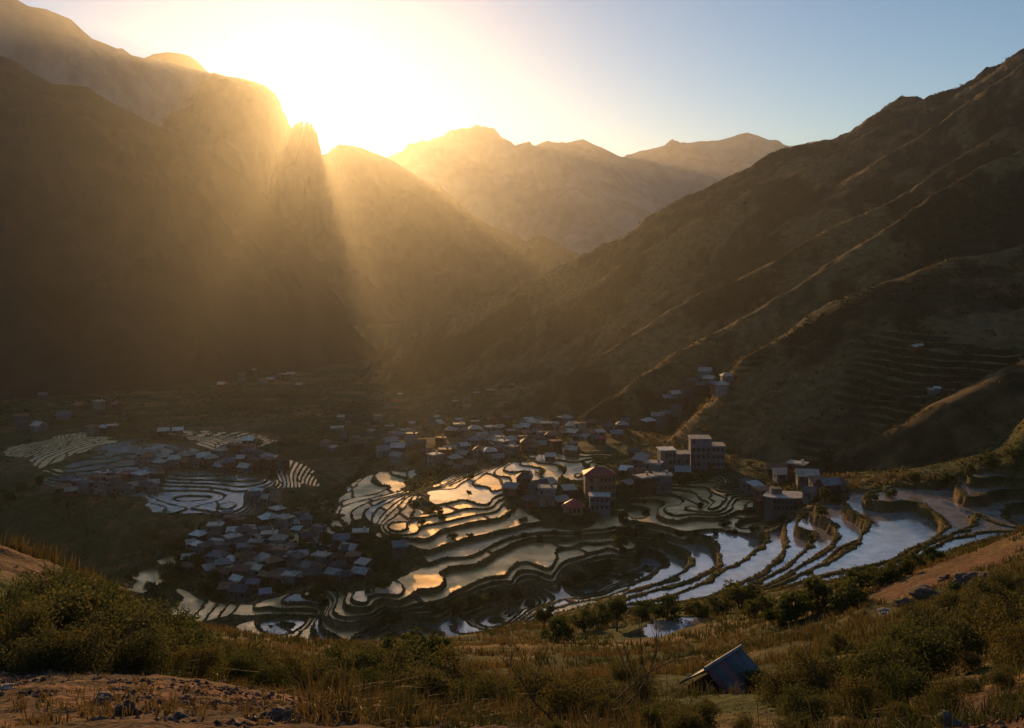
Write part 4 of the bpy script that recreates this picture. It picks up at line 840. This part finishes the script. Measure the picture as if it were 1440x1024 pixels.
for (k, lm), ps in by.items():
    ps.sort(key=lambda p: p[3])
    for i, p in enumerate(ps):
        tail = f', {BIGS[i]} of {len(ps)} from the left' if len(ps) > 1 else ''
        tag(p[0], f"{KN[k]} {'growing by' if k != 'tree' else 'standing by'} the {lm}{tail}", 'tree' if k == 'tree' else 'bush', {'bush':'bushes on the terraced slopes','tree':'trees around the villages','shrub':'shrubs on the near hillside'}[k])
print('plants', time.time()-T0, len(PLANTS))

# grass and scrub: uncountable cover, one object each
def blades(px, py, pz, n_each, hgt, wid, r_, lean=.5, spread=.3):
    n_ = len(px)*n_each
    bx = np.repeat(px, n_each); by_ = np.repeat(py, n_each); bz = np.repeat(pz, n_each); H_ = np.repeat(hgt, n_each)*(.5+.7*r_.random(n_)); W_ = np.repeat(wid, n_each)*(.7+.6*r_.random(n_)); S_ = np.repeat(hgt, n_each)*spread
    a = r_.random(n_)*6.283; ox = np.cos(a)*S_*r_.random(n_); oy = np.sin(a)*S_*r_.random(n_)
    th = r_.random(n_)*6.283; wx = np.cos(th)*W_; wy = np.sin(th)*W_
    la = a+r_.normal(size=n_)*.6; lx = np.cos(la)*H_*lean*r_.random(n_); ly = np.sin(la)*H_*lean*r_.random(n_)
    b0 = np.stack([bx+ox-wx, by_+oy-wy, bz-.03], 1); b1 = np.stack([bx+ox+wx, by_+oy+wy, bz-.03], 1)
    m0 = np.stack([bx+ox+lx*.35-wx*.8, by_+oy+ly*.35-wy*.8, bz+H_*.6], 1); m1 = np.stack([bx+ox+lx*.35+wx*.8, by_+oy+ly*.35+wy*.8, bz+H_*.6], 1)
    t_ = np.stack([bx+ox+lx, by_+oy+ly, bz+H_*(.98-.2*lean)], 1)
    v = np.stack([b0,b1,m1,m0,t_], 1).reshape(-1,3); k = np.arange(n_)*5
    return v, np.stack([k,k+1,k+2,k+3],1), np.stack([k+3,k+2,k+4],1)
def zat_np(x, y):
    u = x/y*F+CU; j = np.clip(np.searchsorted(us, u)-1, 0, len(us)-2); i = np.clip(np.searchsorted(ys, y)-1, 0, len(ys)-2)
    fu = (u-us[j])/(us[j+1]-us[j]); fy = (y-ys[i])/(ys[i+1]-ys[i])
    return Z[i,j]*(1-fu)*(1-fy)+Z[i,j+1]*fu*(1-fy)+Z[i+1,j]*(1-fu)*fy+Z[i+1,j+1]*fu*fy, i, j
rg = np.random.default_rng(21)
def scatter(n_, u0, u1, d0, d1, keep):
    u = rg.uniform(u0, u1, n_); d = np.exp(rg.uniform(math.log(d0), math.log(d1), n_)); x = (u-CU)/F*d
    z, i, j = zat_np(x, d); k = keep(u, d, x, i, j); return x[k], d[k], z[k], u[k]
parts_ = []
def add_blades(x, y, z, n_, h, w_, tone, **kw):
    v, q, tr = blades(x, y, z, n_, h, w_, rg, **kw); c = np.repeat(np.repeat(np.clip(tone, 0, 1), n_), 5)+np.repeat(rg.normal(size=len(v)//5)*.15, 5)
    parts_.append((v, q, tr, np.clip(c, 0, 1)))
def patch(x, y, s, sd): return fbm(x, y, s, 3, sd)
def k1(u, d, x, i, j):
    dirt = (u < 450+70*patch(x, d, 3, 301)) & (d < 9.6+.8*patch(x, d, 2, 302))
    return ~dirt & (patch(x, d, 2.2, 303) > -.28) 
x, y, z, u = scatter(15000, -250, 1700, 4.6, 24, lambda u, d, x, i, j: k1(u, d, x, i, j) & (patch(x, d, 3.5, 341) > -.15)); add_blades(x, y, z, 8, (.05+.22*rg.random(len(x))**2)*(1+.8*patch(x, y, 1.1, 314))+.06*smooth(8,16,y), .002+.00035*y, .45+.6*patch(x, y, 2, 311), lean=1.3, spread=.7)
x, y, z, u = scatter(700, -250, 520, 4.2, 9, lambda u, d, x, i, j: patch(x, d, .7, 305) > .05); add_blades(x, y, z, 6, .04+.06*rg.random(len(x)), np.full(len(x), .004), .8+0*x, lean=1.0)
bare = lambda u, d, x: smooth(1180,1260,u)*smooth(40,50,d)*smooth(95,75,d)*(patch(x, d, 8, 141) > -.1) > .5
x, y, z, u = scatter(26000, -250, 1750, 22, 150, lambda u, d, x, i, j: (patch(x, d, 6, 304) > -.35) & ~WAT[i,j] & ~bare(u, d, x)); add_blades(x, y, z, 6, .25+.35*rg.random(len(x))+.25*smooth(50,120,y), .006+.00035*y, .42+.6*patch(x, y, 9, 312), lean=.6, spread=.5)
def k3(u, d, x, i, j):
    w_ = WAT[i,j] & (BANK[i,j] < .3)
    return ~w_ & ((BANK[i,j] > .4) | (PAD[i,j] < .2)) & (HW[i,j] < .5)
x, y, z, u = scatter(52000, -100, 1560, 150, 345, k3); add_blades(x, y, z, 4, .22+.28*rg.random(len(x)), .05+.00025*y, .35+.6*patch(x, y, 12, 313), lean=.8, spread=.9)
V_ = np.concatenate([p[0] for p in parts_]); off = np.cumsum([0]+[len(p[0]) for p in parts_[:-1]])
Q_ = np.concatenate([p[1]+o for p, o in zip(parts_, off)]); T_ = np.concatenate([p[2]+o for p, o in zip(parts_, off)]); CC = np.concatenate([p[3] for p in parts_])
go = mesh_np('grass', V_, Q_, T_, mat=m_grass); vcol(go.data, np.stack([CC]*3, 1)); go['kind'] = 'stuff'; go['label'] = 'dry and green grass covering the near slope and the paddy banks'
# scrub clumps on the big slopes
x, y, z, u = scatter(85000, -100, 1600, 255, 1100, lambda u, d, x, i, j: (patch(x, d, 30, 321)+.6*patch(x, d, 7, 322) > -.1) & (PAD[i,j] < .1))
sz = (.35+.75*rg.random(len(x))**3)*(.7+y/900); n_ = 5
cx = np.repeat(x, n_); cy = np.repeat(y, n_); cz = np.repeat(z, n_); ss = np.repeat(sz, n_); N_ = len(cx)
cc = np.stack([cx, cy, cz], 1)+rg.normal(size=(N_,3))*ss[:,None]*np.array([.55,.55,.3])+np.stack([0*ss,0*ss,ss*.4],1)
a = rg.normal(size=(N_,3)); a /= np.linalg.norm(a, axis=1)[:,None]; b = np.cross(a, rg.normal(size=(N_,3))); b /= np.linalg.norm(b, axis=1)[:,None]
s = (ss*(.35+.4*rg.random(N_)))[:,None]
v = np.stack([cc-a*s, cc+b*s*.7, cc+a*s, cc-b*s*.7], 1).reshape(-1,3)
m_scrub = leafmat('scrub_leaves', (.028,.030,.011), (.14,.10,.038), .4)
so = mesh_np('scrub', v, np.arange(N_*4).reshape(-1,4), mat=m_scrub); tone = np.repeat(np.clip(.5+.6*patch(x, y, 45, 121)+.2*rg.normal(size=len(x)), 0, 1), n_*4); vcol(so.data, np.stack([tone]*3,1)); so['kind'] = 'stuff'; so['label'] = 'low scrub scattered over the mountain slopes'

# gravel on the bare earth
x, y, z, u = scatter(9000, -250, 620, 4.2, 12, lambda u, d, x, i, j: patch(x, d, 1.2, 331) > -.45)
x2, y2, z2, u2 = scatter(2500, 620, 1700, 4.5, 14, lambda u, d, x, i, j: patch(x, d, 1.5, 332) > .0)
x, y, z = np.r_[x,x2], np.r_[y,y2], np.r_[z,z2]
rr2 = .006+.022*rg.random(len(x))**4+.0008*y
octa = np.array([(1,0,0),(0,1,0),(-1,0,0),(0,-1,0),(0,0,.7),(0,0,-.7)]); of = np.array([(0,1,4),(1,2,4),(2,3,4),(3,0,4),(1,0,5),(2,1,5),(3,2,5),(0,3,5)])
vv = octa[None]*rr2[:,None,None]*(.6+.8*rg.random((len(x),6,1)))+np.stack([x,y,z+.2*rr2],1)[:,None]
gr = mesh_np('gravel', vv.reshape(-1,3), None, (of[None]+6*np.arange(len(x))[:,None,None]).reshape(-1,3), mat=plain('gravel_stone', (.17,.10,.07), .95, 0, 25, .6)); gr['kind'] = 'stuff'; gr['label'] = 'small stones on the bare reddish earth'
# ------------------------------------------------------------------ rocks, hut, dry branches
m_rock = plain('brown_rock', (.13,.08,.055), .95, 0, 3, .5); m_rock2 = plain('grey_rock', (.20,.18,.16), .95, 0, 3, .4)
def rock(u, v, wpx, label, m, seed, ymin=3.5, depth=None, flat=.65):
    if depth: y = depth; x = (u-CU)/F*y; z = float(zat(x, y))
    else: x, y, z = place(u, v, ymin)
    r = wpx*y/F*.5
    import bmesh
    bm = bmesh.new(); bmesh.ops.create_icosphere(bm, subdivisions=4, radius=1)
    co = np.array([w_.co for w_ in bm.verts])
    n_ = fbm(co[:,0]*1.3+seed, co[:,1]*1.3+co[:,2]*1.7, 1.0, 4, seed)*.42 + ridged(co[:,0]+seed*2+co[:,2], co[:,1]-co[:,2], .9, 3, seed)*.10
    for w_, k in zip(bm.verts, n_): w_.co *= 1+k
    me = bpy.data.meshes.new('boulder'); bm.to_mesh(me); bm.free(); me.materials.append(m)
    for p_ in me.polygons: p_.use_smooth = True
    o = bpy.data.objects.new('boulder', me); COL.objects.link(o); o.location = (x, y, z+r*flat*.15); o.scale = (r, r*.8, r*flat); o.rotation_euler = (0,0,seed)
    tag(o, label, 'rock', 'rocks on the near slope')
rock(400, 1014, 40, 'dark rounded stone at the lower end of the dirt ledge', m_rock, 3, flat=.6)
rock(167, 1003, 34, 'dark stone in the middle of the dirt ledge', m_rock, 4, flat=.6)
rock(146, 985, 26, 'small dark stone behind the middle one on the dirt ledge', m_rock, 5, flat=.5)
rock(8, 968, 24, 'pale flat stone at the far left of the dirt ledge', m_rock2, 6, flat=.35)
rock(262, 985, 22, 'low stone at the back edge of the dirt ledge', m_rock, 7, flat=.4)
rock(250, 1010, 30, 'half sunk stone at the front of the dirt ledge', m_rock, 17, flat=.4)
rock(1335, 1020, 34, 'tan boulder at the bottom edge below the lower right bushes', m_rock2, 8, flat=.7)
rock(1366, 822, 40, 'largest brown boulder on top of the rock outcrop', m_rock, 9, 40)
rock(1348, 830, 26, 'brown boulder just left of the largest one on the outcrop', m_rock, 10, 40)
rock(1300, 842, 48, 'long brown ledge rock low on the outcrop', m_rock, 11, 40, flat=.45)
rock(1275, 852, 36, 'broken brown rock at the left end of the outcrop', m_rock, 12, 40, flat=.4)
rock(1330, 815, 22, 'small rock at the upper edge of the outcrop', m_rock, 13, 40, flat=.5)
rock(1245, 862, 24, 'pale crumbling rock below the left end of the outcrop', m_rock2, 14, 40, flat=.3)
rock(1395, 816, 28, 'dark rock at the right end of the outcrop', m_rock, 15, 40, flat=.6)
# hut with corrugated roof
hx, hy, hz_ = place(1018, 970, 20)
hut = empty('corrugated_hut', (hx, hy, hz_), math.atan2(1.95, 1.77)); tag(hut, 'low hut under a blue-grey corrugated roof with rusty sheets on the near slope', 'hut')
k_ = hy/36.0*1.06
k_ *= .88; L_, hs_, wh, rr_ = 2.7*k_, 1.15*k_, .35*k_, .84*k_
MB().box(-L_/2+.12, L_/2-.12, -hs_+.14, hs_-.14, -1.2, wh-.05).add([(-L_/2+.12,-hs_+.14,wh-.05),(-L_/2+.12,hs_-.14,wh-.05),(-L_/2+.12,0,wh+rr_-.12),(L_/2-.12,-hs_+.14,wh-.05),(L_/2-.12,hs_-.14,wh-.05),(L_/2-.12,0,wh+rr_-.12)], [(0,2,1),(3,4,5)]).build('wall', M['brown'], hut)
MB().box(-L_/2+.06,-L_/2+.13,-.4*k_,.4*k_,-.3,.55*k_).build('doorway', M['glass'], hut)
m_tin = plain('blue_corrugated_tin', (.20,.205,.21), .6, .2, 2.5, .35); m_tinr = plain('rusty_corrugated_tin', (.26,.12,.12), .6, .35, 3, .5)
NSH = 6
for side in (-1, 1):
    for i in range(NSH):
        x0 = -L_/2+L_*i/NSH-.02; x1 = x0+L_/NSH+.05; nx = 33
        xs = np.linspace(x0, x1, nx); cor = .022*np.sin(xs*2*math.pi/.115)
        vs = []
        for th in (0, .012):
            for t_ in (0, .5, 1.03): vs += [(xx, side*hs_*t_, wh+rr_-rr_*t_+c_+th+.006*(i % 2)) for xx, c_ in zip(xs, cor)]
        vv = np.array(vs); rw = lambda r_, c_: r_*nx+c_
        q = [(rw(r_,c_), rw(r_,c_+1), rw(r_+1,c_+1), rw(r_+1,c_)) for base in (0, 3) for r_ in (base, base+1) for c_ in range(nx-1)]
        q += [(rw(2,c_), rw(2,c_+1), rw(5,c_+1), rw(5,c_)) for c_ in range(nx-1)]
        rust = side == -1 and i in (0, 2)
        o = mesh_np('roof_sheet', vv, np.array(q), mat=m_tinr if rust else m_tin, smooth_=True, parent=hut)
        if rust: o['label'] = 'rusty red roof sheet'
MB().tube([(-L_/2-.03,0,wh+rr_+.05),(L_/2+.03,0,wh+rr_+.05)], [.05,.05], 8).build('ridge_cap', m_tin, hut)
# dry branches
def branch(u, d, length, ang, lift, label, seed):
    r_ = random.Random(seed); x = (u-CU)/F*d; z = float(zat(x, d)); b = MB()
    def grow(p, dirv, ln, rad, depth_):
        pts = [np.array(p)]; dv = np.array(dirv, float)
        for _ in range(5):
            dv = dv+np.array([r_.uniform(-.25,.25), r_.uniform(-.25,.25), r_.uniform(-.12,.2)]); dv /= np.linalg.norm(dv); pts.append(pts[-1]+dv*ln/5)
        b.tube(pts, [rad*(1-.15*i) for i in range(6)], 5)
        if depth_ < 2:
            for k in (2,3,4): grow(pts[k], dv+np.array([r_.uniform(-.8,.8), r_.uniform(-.8,.8), r_.uniform(-.1,.7)]), ln*.5, rad*.5, depth_+1)
    grow((0,0,-.05), (math.cos(ang), math.sin(ang), lift), length, .013*length/1.2, 0)
    o = b.build('dry_branch', m_bark); o.location = (x, d, z); tag(o, label, 'branch', 'bare branches in the undergrowth')
for a in ((810,11.5,1.5,.4,.35,'long bare branch leaning right over the brush toward the hut',2),(850,13,1.6,.5,.5,'thin bare branch behind the leaning one',3),(790,9.5,1.0,2.6,1.2,'short twiggy branch at the bottom of the brush',4),(130,9.2,.8,.6,1.0,'grey twig in front of the large left shrubs',6),(1150,13,.9,1.0,1.5,'bare twig right of the corrugated hut',7),(565,11,.8,.3,.7,'short pale twig among the low shrubs',8)): branch(*a)
print('all', time.time()-T0)
#ENDPOP
SC.view_settings.view_transform = 'Standard'; SC.view_settings.look = 'None'; SC.view_settings.exposure = 0.0; SC.view_settings.gamma = 1.0
SC.cycles.use_denoising = True
SC.cycles.max_bounces = 4; SC.cycles.diffuse_bounces = 2; SC.cycles.glossy_bounces = 2; SC.cycles.volume_bounces = 0; SC.cycles.transparent_max_bounces = 4
SC.cycles.sample_clamp_indirect = 4.0
print('done', time.time()-T0)
